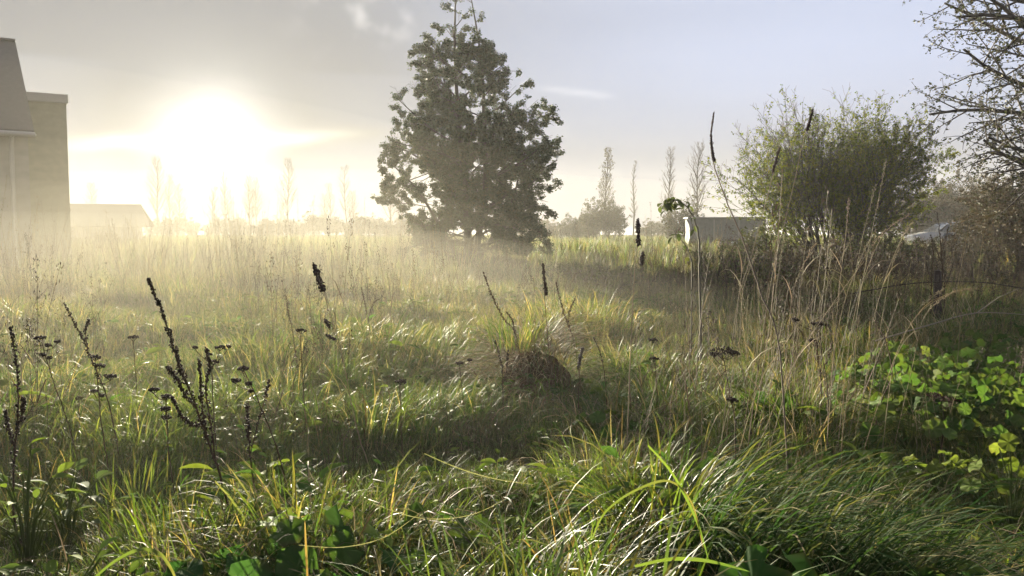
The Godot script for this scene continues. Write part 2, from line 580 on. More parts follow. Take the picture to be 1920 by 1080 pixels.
func bare_tree(called: String, label: String, group: String, h: float, wide: float, at: Vector3, leafy := 0.0) -> Node3D:
	var t := thing(called, label, "tree", on_ground(at), group)
	var bark := Color(0.06, 0.052, 0.045)
	var trunk := Mb.new()
	var limbs := Mb.new()
	var spots := []
	var line := smooth_line([Vector3.ZERO, Vector3(rng.randf_range(-0.1, 0.1), h * 0.4, 0), Vector3(rng.randf_range(-0.2, 0.2), h * 0.75, 0), Vector3(rng.randf_range(-0.3, 0.3), h, 0)], 4)
	trunk.tube(line, h * 0.012, 0.010, 6, bark)
	var cfg := {"segs": [4, 4, 3, 3], "wiggle": 0.1, "up": [0.2, 0.5, 0.4, 0.2], "taper": 0.3, "min_r": 0.006, "bark": bark, "leaf_from": 2, "leaves": 3.0 * leafy, "kids": [6, 6, 4], "first": [0.2, 0.2, 0.2], "angle": [0.5, 0.5, 0.5], "ratio": [0.5, 0.5, 0.5]}
	var spin := rng.randf() * TAU
	var n := int(h * 4.2)
	for i in n:
		var s := lerpf(0.22, 0.97, (i + rng.randf()) / n)
		spin += 2.4
		grow(limbs, spots, along(line, s), Vector3(cos(spin), rng.randf_range(0.9, 1.7), sin(spin)).normalized(), h * wide * (1.1 - 0.75 * s) * rng.randf_range(0.7, 1.2), h * 0.006 * (1.1 - s) + 0.008, 1, cfg)
	part(t, "trunk", trunk.done(M.bark))
	part(t, "limbs", limbs.done(M.bark))
	if leafy > 0.0:
		leaves_on(t, "foliage", spots, [leaf_sprig(0.1, Color(0.9, 0.9, 0.8), 5)], 0.05, 0.8, 1.4, [Color(0.07, 0.075, 0.035), Color(0.09, 0.08, 0.04)])
	return t

func bush(called: String, label: String, group: String, at: Vector3, wide: float, high: float, leaf: float, density: float, tints: Array, cat := "bush") -> Node3D:
	var t := thing(called, label, cat, on_ground(at), group)
	var stems := Mb.new()
	var spots := []
	var cfg := {"segs": [4, 4, 3, 3], "wiggle": 0.16, "up": [0.1, 0.2, 0.1, 0.0], "taper": 0.35, "min_r": 0.004, "bark": Color(0.055, 0.042, 0.035), "leaf_from": 1, "leaves": density, "kids": [7, 5], "first": [0.2, 0.2], "angle": [0.7, 0.8], "ratio": [0.5, 0.5]}
	var n := int(8 + wide * 4)
	for i in n:
		var q := i * 2.4
		var out := sqrt((i + 0.5) / n)
		var foot := Vector3(cos(q) * out * wide * 0.28, 0, sin(q) * out * wide * 0.28)
		var top := Vector3(cos(q) * out * wide * 0.42, high * (1.0 - 0.45 * out * out) * rng.randf_range(0.65, 0.95), sin(q) * out * wide * 0.42)
		grow(stems, spots, foot, (top - foot).normalized(), (top - foot).length(), 0.02, 0, cfg)
	part(t, "stems", stems.done(M.bark))
	var keep := []
	for p in spots:
		if p.y > 0.1:
			keep.append(p)
	leaves_on(t, "foliage", keep, [leaf_sprig(leaf, Color(0.9, 0.9, 0.8), 5), leaf_sprig(leaf, Color(0.9, 0.9, 0.8), 5)], leaf * 0.6, 0.7, 1.3, tints)
	return t

# ------------------------------------------------------------------ single plants of the foreground
func stem_of(o: Node3D, called: String, pts: Array, r0: float, r1: float, col: Color) -> Array:
	var line := smooth_line(pts, 6)
	for i in range(1, line.size() - 1):
		line[i] += vec(r0 * 0.5)
	var mb := Mb.new()
	mb.tube(line, r0, r1, 5, col)
	part(o, called, mb.done(M.stalk))
	return line

func seeds_on(o: Node3D, line: Array, s0: float, s1: float, count: int, size: float, spread: float, col: Color, called := "seed_head") -> void:
	var mb := Mb.new()
	for i in count:
		var s := lerpf(s0, s1, pow(rng.randf(), 0.85))
		var knot := 0.5 + 0.5 * sin(s * 95.0)
		var p: Vector3 = along(line, s) + vec(spread * (0.4 + 0.8 * knot) * (1.15 - 0.6 * s))
		mb.seed(p, (Vector3.UP + vec(0.8)).normalized(), size * rng.randf_range(0.7, 1.5), size * rng.randf_range(0.5, 0.9), vary(col, 0.35))
	part(o, called, mb.done(M.stalk))

func local(pts: Array, base: Vector3) -> Array:
	var out := []
	for p in pts:
		out.append(p - base)
	return out

# a dead dock or mugwort stalk: the first line is the main stem from foot to tip, the others its side branches
func dock_stalk(label: String, lines: Array, thick: float, seeds: int, from := 0.35, col := DEAD) -> void:
	var base := on_ground(lines[0][0])
	var o := thing("dock_stalk", label, "dead plant", base, "dead seed stalks in the meadow")
	for i in lines.size():
		var pts := local(lines[i], base)
		if i == 0:
			pts[0] = Vector3(0, -0.02, 0)
		var line := stem_of(o, "stem" if i == 0 else "branch", pts, thick if i == 0 else thick * 0.6, thick * 0.4, col.lerp(BROWN, 0.5))
		seeds_on(o, line, from if i == 0 else 0.15, 1.0, int(seeds if i == 0 else seeds * 0.5), 0.0058, 0.010, col)

func umbel(o: Node3D, at: Vector3, wide: float, foot: Vector3, col: Color) -> void:
	var mb := Mb.new()
	var n := 9
	for i in n:
		var q := i * 2.4
		var r := wide * 0.46 * sqrt((i + 0.5) / n)
		var tip := at + Vector3(cos(q) * r, -r * r / wide * 0.6 + rng.randf_range(-0.003, 0.003), sin(q) * r)
		mb.tube([foot, foot.lerp(tip, 0.6) - Vector3.UP * 0.002, tip], 0.0011, 0.0008, 3, col)
		for k in 9:
			mb.seed(tip + Vector3(rng.randf_range(-1, 1), rng.randf_range(-0.3, 0.7), rng.randf_range(-1, 1)) * wide * 0.12, (Vector3.UP + vec(0.5)).normalized(), rng.randf_range(0.004, 0.0065), rng.randf_range(0.003, 0.0048), vary(col, 0.4))
	part(o, "flower_head", mb.done(M.stalk))

# a dead yarrow: a stem line, then heads as [place, width]
func yarrow(label: String, stem: Array, heads: Array, col := DEAD) -> void:
	var base := on_ground(stem[0])
	var o := thing("yarrow_stalk", label, "dead plant", base, "dead flat headed flowers in the meadow")
	var pts := local(stem, base)
	pts[0] = Vector3(0, -0.02, 0)
	var line := stem_of(o, "stem", pts, 0.0032, 0.0018, col.lerp(BROWN, 0.6))
	for h in heads:
		var top: Vector3 = (h[0] as Vector3) - base
		var near := 0.0
		var best := 99.0
		for i in 20:
			var p: Vector3 = along(line, i / 19.0)
			if p.y < top.y - 0.03 and p.distance_to(top) < best:
				best = p.distance_to(top)
				near = i / 19.0
		var foot := top - Vector3(0, h[1] * 0.4, 0)
		if best > 0.03:
			stem_of(o, "branch", [along(line, near), along(line, near).lerp(foot, 0.55) + Vector3(0, -0.008, 0), foot], 0.0018, 0.0014, col.lerp(BROWN, 0.6))
		umbel(o, top, h[1], foot, col)

# thick cylindrical heads on a thin stem; heads as [from, to, radius]
func spike(label: String, stem: Array, heads: Array, col: Color, stem_col: Color, group := "", thick := 0.0030) -> void:
	var base := on_ground(stem[0])
	var o := thing("seed_spike", label, "dead plant", base, group)
	var pts := local(stem, base)
	pts[0] = Vector3(0, -0.02, 0)
	stem_of(o, "stem", pts, thick, thick * 0.55, stem_col)
	for h in heads:
		var a: Vector3 = (h[0] as Vector3) - base
		var b: Vector3 = (h[1] as Vector3) - base
		var mb := Mb.new()
		var n := int(a.distance_to(b) / h[2] * 26) + 24
		for i in n:
			var s := rng.randf()
			var r: float = h[2] * (0.55 + 0.45 * sin(PI * clampf(s, 0.08, 0.92))) * (0.8 + 0.3 * sin(s * 17.0))
			var off := vec(1.0).normalized() * r * sqrt(rng.randf())
			mb.seed(a.lerp(b, s) + off, ((b - a).normalized() + off.normalized() * 0.7).normalized(), h[2] * 0.5, h[2] * 0.26, vary(col, 0.35))
		mb.tube([a, a.lerp(b, 0.5), b], h[2] * 0.45, h[2] * 0.45, 5, col)
		part(o, "seed_head", mb.done(M.stalk))

func straw(label: String, stem: Array, head: float, col: Color) -> void:
	var base := on_ground(stem[0])
	var o := thing("straw_stalk", label, "dry grass", base, "dry straw stalks in front of the rounded shrub")
	var pts := local(stem, base)
	pts[0] = Vector3(0, -0.02, 0)
	var line := stem_of(o, "stem", pts, 0.0013, 0.0007, col)
	if head > 0.0:
		var mb := Mb.new()
		for i in 46:
			var s := rng.randf_range(1.0 - head, 1.0)
			var ahead := (along(line, minf(s + 0.05, 1)) - along(line, s - 0.05)).normalized()
			mb.seed(along(line, s) + vec(0.007), (ahead + vec(0.5)).normalized(), rng.randf_range(0.004, 0.009), rng.randf_range(0.001, 0.002), vary(col, 0.3))
		part(o, "panicle", mb.done(M.straw))
	var mb2 := Mb.new()
	bent_blade(mb2, along(line, 0.45), rng.randf() * TAU, 0.28, 0.006, 0.6, 2.2, 5, col, col)
	part(o, "blade", mb2.done(M.straw))

func leafy_plant(label: String, at: Vector3, count: int, size: float, reach: float, high: float, cols: Array, group := "", kind := "round") -> void:
	var o := thing("broad_leaf_plant", label, "plant", on_ground(at), group)
	for i in count:
		var q := i * 2.4 + rng.randf_range(-0.3, 0.3)
		var r := reach * sqrt((i + 0.6) / count)
		var tip := Vector3(cos(q) * r, high * (1.0 - 0.5 * (r / reach)) * rng.randf_range(0.75, 1.1), sin(q) * r)
		var mb := Mb.new()
		mb.tube([Vector3(0, -0.02, 0), Vector3(tip.x * 0.35, tip.y * 0.65, tip.z * 0.35), tip], 0.004, 0.0025, 4, Color(0.09, 0.11, 0.04))
		part(o, "leaf_stalk", mb.done(M.leaf))
		var col: Color = vary(cols[rng.randi() % cols.size()], 0.2)
		if kind == "round":
			var tilt := rng.randf_range(0.35, 1.3)
			var b := Basis(Vector3(-sin(q), 0, cos(q)), -tilt) * Basis(Vector3.UP, rng.randf() * TAU)
			part(o, "leaf", round_leaf(size * rng.randf_range(0.7, 1.15), col), Transform3D(b, tip))
		else:
			var lf := Mb.new()
			oval_leaf(lf, Vector3.ZERO, Vector3(cos(q), rng.randf_range(0.0, 0.8), sin(q)).normalized(), size * rng.randf_range(0.7, 1.2), 0.5, col, 0.8)
			part(o, "leaf", lf.done(M.leaf), Transform3D(Basis(), tip))

func tussock(label: String, at: Vector3, count: int, l0: float, l1: float, spread: float, w: float, cols: Array, d0: float, d1: float, lean: Vector2, lift := 0.0) -> void:
	var o := thing("grass_tussock", label, "grass tussock", on_ground(at) + Vector3(0, lift, 0))
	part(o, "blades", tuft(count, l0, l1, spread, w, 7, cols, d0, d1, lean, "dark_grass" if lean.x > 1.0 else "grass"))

func one_blade(label: String, pts: Array, w: float, col: Color, tip: Color) -> void:
	var base := on_ground(pts[0])
	var line := smooth_line(local(pts, base), 6)
	var sides := []
	var sun := Vector3(-0.33, 0.1, -0.94)
	for i in line.size():
		var t := ((line[min(i + 1, line.size() - 1)] as Vector3) - (line[max(i - 1, 0)] as Vector3)).normalized()
		sides.append(t.cross(Vector3(0.2, 0.45, 0.9) + vec(0.1)).normalized())
	var mb := Mb.new()
	mb.blade(line, w, sides, col, tip, 0.5)
	var o := part(self, numbered("bent_grass"), mb.done(M.grass))
	o.position = base
	tag(o, label, "blade of grass", "long single blades at the front")

# ------------------------------------------------------------------ buildings and vehicles
func wall_box(o: Node3D, called: String, lo: Vector3, hi: Vector3, col: Color, mat: String, bev := 0.0) -> MeshInstance3D:
	var mb := Mb.new()
	mb.box(lo, hi, col, bev)
	return part(o, called, mb.done(M[mat]))

func house() -> void:
	# eaves towards the camera, ridge parallel to the wall; local x runs along the wall to its right hand corner at 0
	var corner := Vector3(-11.458, 0, -20.000)
	var o := thing("gabled_house", "grey house with a steep dark roof and eaves gutter at the left edge", "house", on_ground(corner), "", 0.62)
	var wl := Color(0.21, 0.19, 0.165)
	var w := Mb.new()
	var d := 6.4
	w.box(Vector3(-9, -0.4, -d), Vector3(0, 3.4, 0), wl)
	w.face([Vector3(0, 3.4, 0), Vector3(0, 3.4, -d), Vector3(0, 5.9, -d * 0.5)], wl)
	w.face([Vector3(-9, 3.4, 0), Vector3(-9, 5.9, -d * 0.5), Vector3(-9, 3.4, -d)], wl)
	part(o, "wall", w.done(M.render))
	var r := Mb.new()
	var rc := Color(0.085, 0.07, 0.06)
	var up := Vector3(0, 0.11, 0)
	for s in [0, 1]:
		var e: Vector3 = Vector3(0, 3.3, 0.16) if s == 0 else Vector3(0, 3.3, -d - 0.16)
		var g := Vector3(0, 5.95, -d * 0.5)
		var x0 := Vector3(-9.15, 0, 0)
		var x1 := Vector3(0.12, 0, 0)
		r.face([e + x0 + up, e + x1 + up, g + x1 + up, g + x0 + up], rc)
		r.face([e + x0, e + x1, g + x1, g + x0], rc)
		r.face([e + x0, e + x1, e + x1 + up, e + x0 + up], rc)
		r.face([e + x1, g + x1, g + x1 + up, e + x1 + up], rc)
		r.face([e + x0, g + x0, g + x0 + up, e + x0 + up], rc)
	var roof := part(o, "roof", r.done(M.roof))
	wall_box(roof, "ridge_cap", Vector3(-9.15, 6.05, -d * 0.5 - 0.1), Vector3(0.12, 6.12, -d * 0.5 + 0.1), rc, "roof", 0.02)
	var g := Mb.new()
	g.tube([Vector3(-9.1, 3.3, 0.26), Vector3(0.12, 3.3, 0.26)], 0.065, 0.065, 8, Color(0.24, 0.225, 0.2))
	part(o, "gutter", g.done(M.metal))
	var p := Mb.new()
	p.tube([Vector3(-0.35, 3.25, 0.24), Vector3(-0.35, 3.1, 0.1), Vector3(-0.35, 2.9, 0.07), Vector3(-0.35, 0, 0.07)], 0.05, 0.05, 8, Color(0.24, 0.225, 0.2))
	part(o, "downpipe", p.done(M.metal))
	# the flat topped block behind it
	var c2 := Vector3(-13.681, 0, -26.000)
	var q := thing("flat_roofed_block", "plain ochre block with a flat parapet roof behind the gabled house", "building", on_ground(c2), "", 0.57)
	wall_box(q, "wall", Vector3(-5, -0.4, -5), Vector3(0, 4.95, 0), Color(0.20, 0.185, 0.115), "render")
	wall_box(q, "parapet", Vector3(-5.05, 4.95, -5.05), Vector3(0.06, 5.22, 0.06), Color(0.22, 0.2, 0.18), "metal", 0.02)
	# a low barn far back in the mist
	var b := thing("low_barn", "low barn with a pitched roof fading in the mist beside the block", "barn", on_ground(Vector3(-27.670, 0, -62.000)), "", 0.35)
	var bc := Color(0.2, 0.17, 0.13)
	var bw := Mb.new()
	bw.box(Vector3(-5.2, -0.4, -5), Vector3(0, 1.3, 0), bc)
	bw.face([Vector3(0, 1.3, 0), Vector3(0, 1.3, -5), Vector3(0, 2.75, -2.5)], bc)
	part(b, "wall", bw.done(M.render))
	var br := Mb.new()
	for s in [0, 1]:
		var e: Vector3 = Vector3(0, 1.2, 0.2) if s == 0 else Vector3(0, 1.2, -5.2)
		var g2 := Vector3(0, 2.85, -2.5)
		br.face([e + Vector3(-5.4, 0, 0), e + Vector3(0.9, 0, 0), g2 + Vector3(0.1, 0, 0), g2 + Vector3(-5.4, 0, 0)], bc * 0.8)
		br.face([e + Vector3(-5.4, 0.1, 0), e + Vector3(0.9, 0.1, 0), g2 + Vector3(0.1, 0.1, 0), g2 + Vector3(-5.4, 0.1, 0)], bc * 0.8)
	part(b, "roof", br.done(M.roof))
	wall_box(b, "door", Vector3(-3.4, 0, 0.01), Vector3(-1.8, 1.15, 0.06), bc * 0.6, "render")

func trailer() -> void:
	var o := thing("grey_trailer", "low grey box trailer with a pale rounded front post behind the leaning shoot", "trailer", on_ground(Vector3(10.972, 0, -44.000)), "", -0.1)
	wall_box(o, "body", Vector3(-1.75, 0.35, -1.0), Vector3(2.1, 1.62, 1.0), Color(0.14, 0.135, 0.12), "render", 0.03)
	wall_box(o, "roof", Vector3(-1.85, 1.62, -1.08), Vector3(2.2, 1.7, 1.08), Color(0.16, 0.15, 0.13), "roof", 0.02)
	for x in [-0.5, 0.75]:
		wall_box(o, "seam", Vector3(x - 0.02, 0.4, 1.0), Vector3(x + 0.02, 1.58, 1.02), Color(0.16, 0.15, 0.13), "metal")
	var p := Mb.new()
	p.tube(smooth_line([Vector3(-1.78, 0.2, 1.05), Vector3(-1.68, 0.8, 1.06), Vector3(-1.72, 1.3, 1.06), Vector3(-1.86, 1.6, 1.05)], 4), 0.07, 0.07, 8, Color(0.17, 0.165, 0.15))
	part(o, "corner_post", p.done(M.metal))
	for x in [-0.3, 0.5]:
		wheel(o, Vector3(x, 0.3, 1.02), 0.3)

func wheel(o: Node3D, at: Vector3, r: float) -> void:
	var mb := Mb.new()
	var first := -1
	var prof := [[-0.1, 0.6], [-0.1, 0.9], [-0.07, 1.0], [0.07, 1.0], [0.1, 0.9], [0.1, 0.6]]
	for j in prof.size():
		var f := mb.v.size()
		for s in 18:
			var q := TAU * s / 18
			mb.put(Vector3(cos(q) * r * prof[j][1], sin(q) * r * prof[j][1], prof[j][0]), Vector3(cos(q), sin(q), prof[j][0] * 8).normalized(), Color(0.02, 0.02, 0.02))
		if first >= 0:
			for s in 18:
				mb.quad(first + s, first + (s + 1) % 18, f + (s + 1) % 18, f + s)
		first = f
	var w := part(o, "wheel", mb.done(M.metal), Transform3D(Basis(), at))
	var rim := Mb.new()
	for sg in [-1, 1]:
		var c := rim.put(Vector3(0, 0, 0.07 * sg), Vector3(0, 0, sg), Color(0.35, 0.35, 0.36))
		var f := rim.v.size()
		for s in 18:
			rim.put(Vector3(cos(TAU * s / 18) * r * 0.62, sin(TAU * s / 18) * r * 0.62, 0.085 * sg), Vector3(0, 0, sg), Color(0.35, 0.35, 0.36))
		for s in 18:
			rim.tri(c, f + s, f + (s + 1) % 18)
	part(w, "rim", rim.done(M.metal))

func car(label: String, at: Vector3, turn: float, col: Color) -> void:
	var o := thing("parked_car", label, "car", on_ground(at), "cars parked by the right hand hedge", turn)
	# side outline, front to the left: x, bottom, top of the lower body
	var low := [[-2.05, 0.42, 0.62, 0.70], [-1.9, 0.26, 0.76, 0.8], [-1.2, 0.22, 0.88, 0.86], [-0.8, 0.22, 0.93, 0.88], [0.6, 0.22, 0.96, 0.88], [1.5, 0.24, 0.98, 0.86], [1.95, 0.3, 0.95, 0.8], [2.05, 0.45, 0.8, 0.72]]
	var mb := Mb.new()
	var prev := -1
	for q in low:
		var f := mb.v.size()
		for s in [[-1, 0], [-1, 0.35], [-0.97, 0.8], [-0.85, 1], [0.85, 1], [0.97, 0.8], [1, 0.35], [1, 0]]:
			mb.put(Vector3(q[0], lerpf(q[1], q[2], s[1]), s[0] * q[3]), Vector3(0.0, s[1] - 0.5, s[0]).normalized(), col)
		if prev >= 0:
			for s in 8:
				mb.quad(prev + s, prev + (s + 1) % 8, f + (s + 1) % 8, f + s)
		prev = f
	part(o, "body", mb.done(M.paint))
	for e in [-1, 1]:
		var cap := Mb.new()
		var q: Array = low[0] if e < 0 else low[-1]
		cap.face([Vector3(q[0], q[1], -q[3]), Vector3(q[0], q[2], -q[3] * 0.9), Vector3(q[0], q[2], q[3] * 0.9), Vector3(q[0], q[1], q[3])], col)
		part(o, "bumper", cap.done(M.paint))
	var roof := Mb.new()
	var rt := [[-0.35, 1.38, 0.55], [0.1, 1.47, 0.6], [0.9, 1.47, 0.6], [1.35, 1.4, 0.56]]
	prev = -1
	for q in rt:
		var f := roof.v.size()
		for s in [-1.0, -0.8, 0.8, 1.0]:
			roof.put(Vector3(q[0], q[1] - (0.04 if absf(s) == 1.0 else 0.0), s * q[2]), Vector3(0, 1, s * 0.4).normalized(), col)
		if prev >= 0:
			for s in 3:
				roof.quad(prev + s, prev + s + 1, f + s + 1, f + s)
		prev = f
	part(o, "roof", roof.done(M.paint))
	var panes := {
		"windscreen": [Vector3(-1.05, 0.92, -0.74), Vector3(-1.05, 0.92, 0.74), Vector3(-0.35, 1.37, 0.55), Vector3(-0.35, 1.37, -0.55)],
		"rear_window": [Vector3(1.85, 0.98, -0.72), Vector3(1.35, 1.39, -0.55), Vector3(1.35, 1.39, 0.55), Vector3(1.85, 0.98, 0.72)],
	}
	for k in panes:
		var p := Mb.new()
		p.face(panes[k], Color(0.03, 0.035, 0.04))
		part(o, k, p.done(M.glass))
	for s in [-1.0, 1.0]:
		for w in [[-0.92, -0.3, 0.02], [0.08, 0.02, 0.85], [0.92, 0.92, 1.62]]:
			var p := Mb.new()
			var x2: float = 0.02 if w[0] < -0.5 else (0.85 if w[0] < 0.5 else 1.28)
			var x1: float = -0.28 if w[0] < -0.5 else (0.06 if w[0] < 0.5 else 0.9)
			var b1: float = 0.02 if w[0] < -0.5 else (0.85 if w[0] < 0.5 else 1.62)
			p.face([Vector3(w[0], 0.95, s * 0.86), Vector3(b1, 0.97, s * 0.86), Vector3(x2, 1.4, s * 0.6), Vector3(x1, 1.4, s * 0.6)], Color(0.03, 0.035, 0.04))
			part(o, "side_window", p.done(M.glass))
		for x in [-1.3, 1.3]:
			wheel(o, Vector3(x, 0.31, s * 0.8), 0.31)
		wall_box(o, "headlight", Vector3(-2.06, 0.6, s * 0.58 - 0.14), Vector3(-1.98, 0.72, s * 0.58 + 0.14), Color(0.7, 0.7, 0.7), "glass", 0.02)

# ------------------------------------------------------------------ sky
func sky_texture() -> ImageTexture:
	var w := 1536
	var h := 768
	var im := Image.create(w, h, false, Image.FORMAT_RGBF)
	var data := PackedFloat32Array()
	data.resize(w * h * 3)
	var sun_az := deg_to_rad(-19.5)
	var sun_el := deg_to_rad(SUN_UP)
	var sd := Vector3(sin(sun_az) * cos(sun_el), sin(sun_el), -cos(sun_az) * cos(sun_el))
	var veil := FastNoiseLite.new()
	veil.seed = 5
	veil.frequency = 0.035
	veil.fractal_octaves = 4
	var puff := FastNoiseLite.new()
	puff.seed = 9
	puff.frequency = 0.22
	puff.fractal_octaves = 5
	var mean := Vector3(0.20, 0.19, 0.16)
	for j in h:
		var el := PI * (0.5 - (j + 0.5) / h)
		for i in w:
			var c := mean
			if el > -0.02:
				var az := wrapf(TAU * (i + 0.5) / w, -PI, PI)
				var d := Vector3(sin(az) * cos(el), sin(el), -cos(az) * cos(el))
				var g := rad_to_deg(acos(clampf(d.dot(sd), -1, 1)))
				var e := rad_to_deg(maxf(el, 0))
				var a := rad_to_deg(az)
				var up := smoothstep(0.0, 34.0, e)
				c = Vector3(SKY_LOW.r, SKY_LOW.g, SKY_LOW.b).lerp(Vector3(SKY_HIGH.r, SKY_HIGH.g, SKY_HIGH.b), pow(up, 0.75))
				# the haze thins away from the sun and the sky turns bluer there
				var away := maxf(smoothstep(26.0, 60.0, g), smoothstep(-0.42, 0.32, d.x) * smoothstep(7.0, 20.0, g))
				c = c.lerp(Vector3(SKY_BLUE.r, SKY_BLUE.g, SKY_BLUE.b), away * smoothstep(0.0, 11.0, e) * 0.85)
				# thin high cloud
				var s := veil.get_noise_2d(a * 0.6, e * 4.0) * 0.5 + 0.5
				c = c * (0.93 + 0.14 * s)
				# long bright streaks close to the sun
				var line := e - (5.2 + 0.05 * (a + 20.0) + veil.get_noise_2d(a * 1.5, 40.0) * 1.1)
				var streak := exp(-pow(line / 0.42, 2.0)) * smoothstep(-34.0, -26.0, a) * (1.0 - smoothstep(-16.0, -7.0, a)) * (0.55 + 0.45 * veil.get_noise_2d(a * 3.0, e * 30.0))
				c += Vector3(0.85, 0.80, 0.62) * streak * GLOW
				c = c * (1.0 - 0.22 * exp(-pow((line + 1.1) / 0.8, 2.0)) * smoothstep(-36.0, -26.0, a) * (1.0 - smoothstep(-8.0, 2.0, a)))
				var trail := exp(-pow((e - (9.1 - 0.12 * (a - 4.0))) / 0.16, 2.0)) * smoothstep(0.5, 3.5, a) * (1.0 - smoothstep(5.5, 7.6, a))
				c += Vector3(0.030, 0.029, 0.026) * trail
				# small cloud scraps left of the tree top
				var scrap := maxf(0.0, puff.get_noise_2d(a * 1.2, e * 1.6) - 0.12) * exp(-pow((a + 9.5) / 3.6, 2.0) - pow((e - 15.0) / 2.6, 2.0))
				c += Vector3(0.15, 0.145, 0.13) * scrap
				# the glare of the sun in the mist
				var gg := Vector2((a + 19.5) * 0.92, (e - SUN_UP)).length() * (1.0 + 0.16 * veil.get_noise_2d(a * 4.0, e * 9.0 + 300.0))
				c += Vector3(1.0, 0.955, 0.83) * GLOW * (0.5 + 0.5 * smoothstep(0.4, 4.2, e)) * (2.0 * exp(-pow(gg / 1.65, 1.3)) + 0.3 * exp(-g / 3.2) + 0.12 * exp(-g / 8.5))
			var k := (j * w + i) * 3
			data[k] = c.x
			data[k + 1] = c.y
			data[k + 2] = c.z
	im.set_data(w, h, false, Image.FORMAT_RGBF, data.to_byte_array())
	return ImageTexture.create_from_image(im)

const SUN_UP := 5.5
const SUN_LIGHT := 8.6
const GLOW := 0.17
const SKY_LOW := Color(0.034, 0.033, 0.031)
const SKY_HIGH := Color(0.044, 0.047, 0.055)
const SKY_BLUE := Color(0.084, 0.094, 0.124)

func _ready() -> void:
	rng.seed = 20241107
	lumps.seed = 3
	lumps.frequency = 0.09
	lumps.fractal_octaves = 3
	patches.seed = 11
	patches.frequency = 0.16
	patches.fractal_octaves = 3
	# ---- camera, sky, sun, air
	var cam := Camera3D.new()
	cam.name = "camera"
	cam.fov = 38.0
	cam.near = 0.05
	cam.far = 1500.0
	cam.position = Vector3(0, 1.15, 0)
	cam.rotation_degrees = Vector3(-4.085, 0, 0)
	add_child(cam)
	cam.current = true
	var env := Environment.new()
	env.background_mode = Environment.BG_SKY
	var sky := Sky.new()
	var pano := PanoramaSkyMaterial.new()
	pano.panorama = sky_texture()
	sky.sky_material = pano
	env.sky = sky
	env.tonemap_mode = Environment.TONE_MAPPER_LINEAR
	env.tonemap_exposure = 7.1
	env.sdfgi_enabled = true
	env.ssao_enabled = true
	env.ssil_enabled = true
	env.volumetric_fog_enabled = true
	env.volumetric_fog_density = 0.0007
	env.volumetric_fog_albedo = Color(0.97, 0.96, 0.94)
	env.volumetric_fog_anisotropy = 0.32
	var world := WorldEnvironment.new()
	world.name = "world"
	world.environment = env
	add_child(world)
	var sun := DirectionalLight3D.new()
	sun.name = "sun"
	sun.light_energy = 1.6
	sun.light_color = Color(1.0, 0.955, 0.85)
	sun.light_angular_distance = 0.5
	sun.shadow_enabled = true
	sun.rotation_degrees = Vector3(-SUN_LIGHT, 180.0 + 19.5, 0)
	add_child(sun)
	# low morning mist lying on the left half of the field, thickest at its heart
	mist("mist_bank", Vector3(-14, 0, -18), Vector3(36, 8, 40), 0.0019)
	mist("mist_bank", Vector3(-12, 0, -15), Vector3(28, 5.4, 31), 0.0028)
	mist("mist_bank", Vector3(-9.5, 0, -12.5), Vector3(21, 3.8, 23), 0.0046)
	mist("mist_bank", Vector3(-18, 0, -78), Vector3(120, 12, 84), 0.0013)
	mist("mist_bank", Vector3(-6, 0, -10), Vector3(18, 2.7, 17), 0.009)
	# ---- materials
	M.grass = plain(0.55, 0.3, 1.0, Color(0.95, 1.0, 0.5))
	M.dark_grass = plain(0.8, 0.15, 0.9, Color(0.95, 1.0, 0.5))
	M.straw = plain(0.7, 0.3, 0.4)
	M.stalk = plain(0.8, 0.25)
	M.leaf = plain(0.7, 0.1, 1.0, Color(1.0, 1.0, 0.5))
	M.tree_leaf = plain(0.65, 0.18, 0.32, Color(1.0, 0.95, 0.6))
	M.shrub_leaf = plain(0.65, 0.18, 0.8, Color(1.0, 1.0, 0.5))
	M.bark = plain(0.85, 0.3)
	M.render = plain(0.9, 0.3)
	M.roof = plain(0.75, 0.35)
	M.metal = plain(0.55, 0.4)
	M.paint = plain(0.25, 0.5)
	M.glass = plain(0.08, 0.5)
	M.soil = plain(1.0, 0.0)
	M.dew = StandardMaterial3D.new()
	M.dew.albedo_color = Color(1, 1, 1, 0.02)
	M.dew.refraction_enabled = true
	M.dew.refraction_scale = 0.033
	M.dew.roughness = 0.22
	for k in ["render", "roof", "bark", "soil"]:
		var nz := FastNoiseLite.new()
		nz.seed = 40
		nz.frequency = 0.02
		nz.fractal_octaves = 5
		var tx := NoiseTexture2D.new()
		tx.width = 512
		tx.height = 512
		tx.seamless = true
		tx.noise = nz
		var ramp := Gradient.new()
		ramp.set_color(0, Color(0.86, 0.86, 0.85))
		ramp.set_color(1, Color(1, 1, 1))
		tx.color_ramp = ramp
		M[k].albedo_texture = tx
		M[k].uv1_triplanar = true
		M[k].uv1_world_triplanar = true
		M[k].uv1_scale = Vector3.ONE * {"render": 0.35, "roof": 0.6, "bark": 2.5, "soil": 0.5}[k]
	# ---- the ground
	var gm := Mb.new()
	var rings := [0.0, 0.4, 0.8, 1.2, 1.7, 2.2, 2.8, 3.4, 4.1, 4.9, 5.8, 6.8, 8, 9.5, 11, 13, 15, 18, 21, 25, 30, 36, 44, 55, 70, 90, 125, 150]
	var last := -1
	for r in rings:
		var f := gm.v.size()
		for s in 96:
			var q := TAU * s / 96
			var x: float = cos(q) * r
			var z: float = sin(q) * r
			var e := 0.2
			var nn := Vector3(ground(x - e, z) - ground(x + e, z), 2 * e, ground(x, z - e) - ground(x, z + e)).normalized()
			gm.put(Vector3(x, ground(x, z), z), nn, Color(0.032, 0.03, 0.016).lerp(Color(0.05, 0.06, 0.022), patches.get_noise_2d(x, z) * 0.5 + 0.5))
		if last >= 0:
			for s in 96:
				gm.quad(last + s, last + (s + 1) % 96, f + (s + 1) % 96, f + s)
		last = f
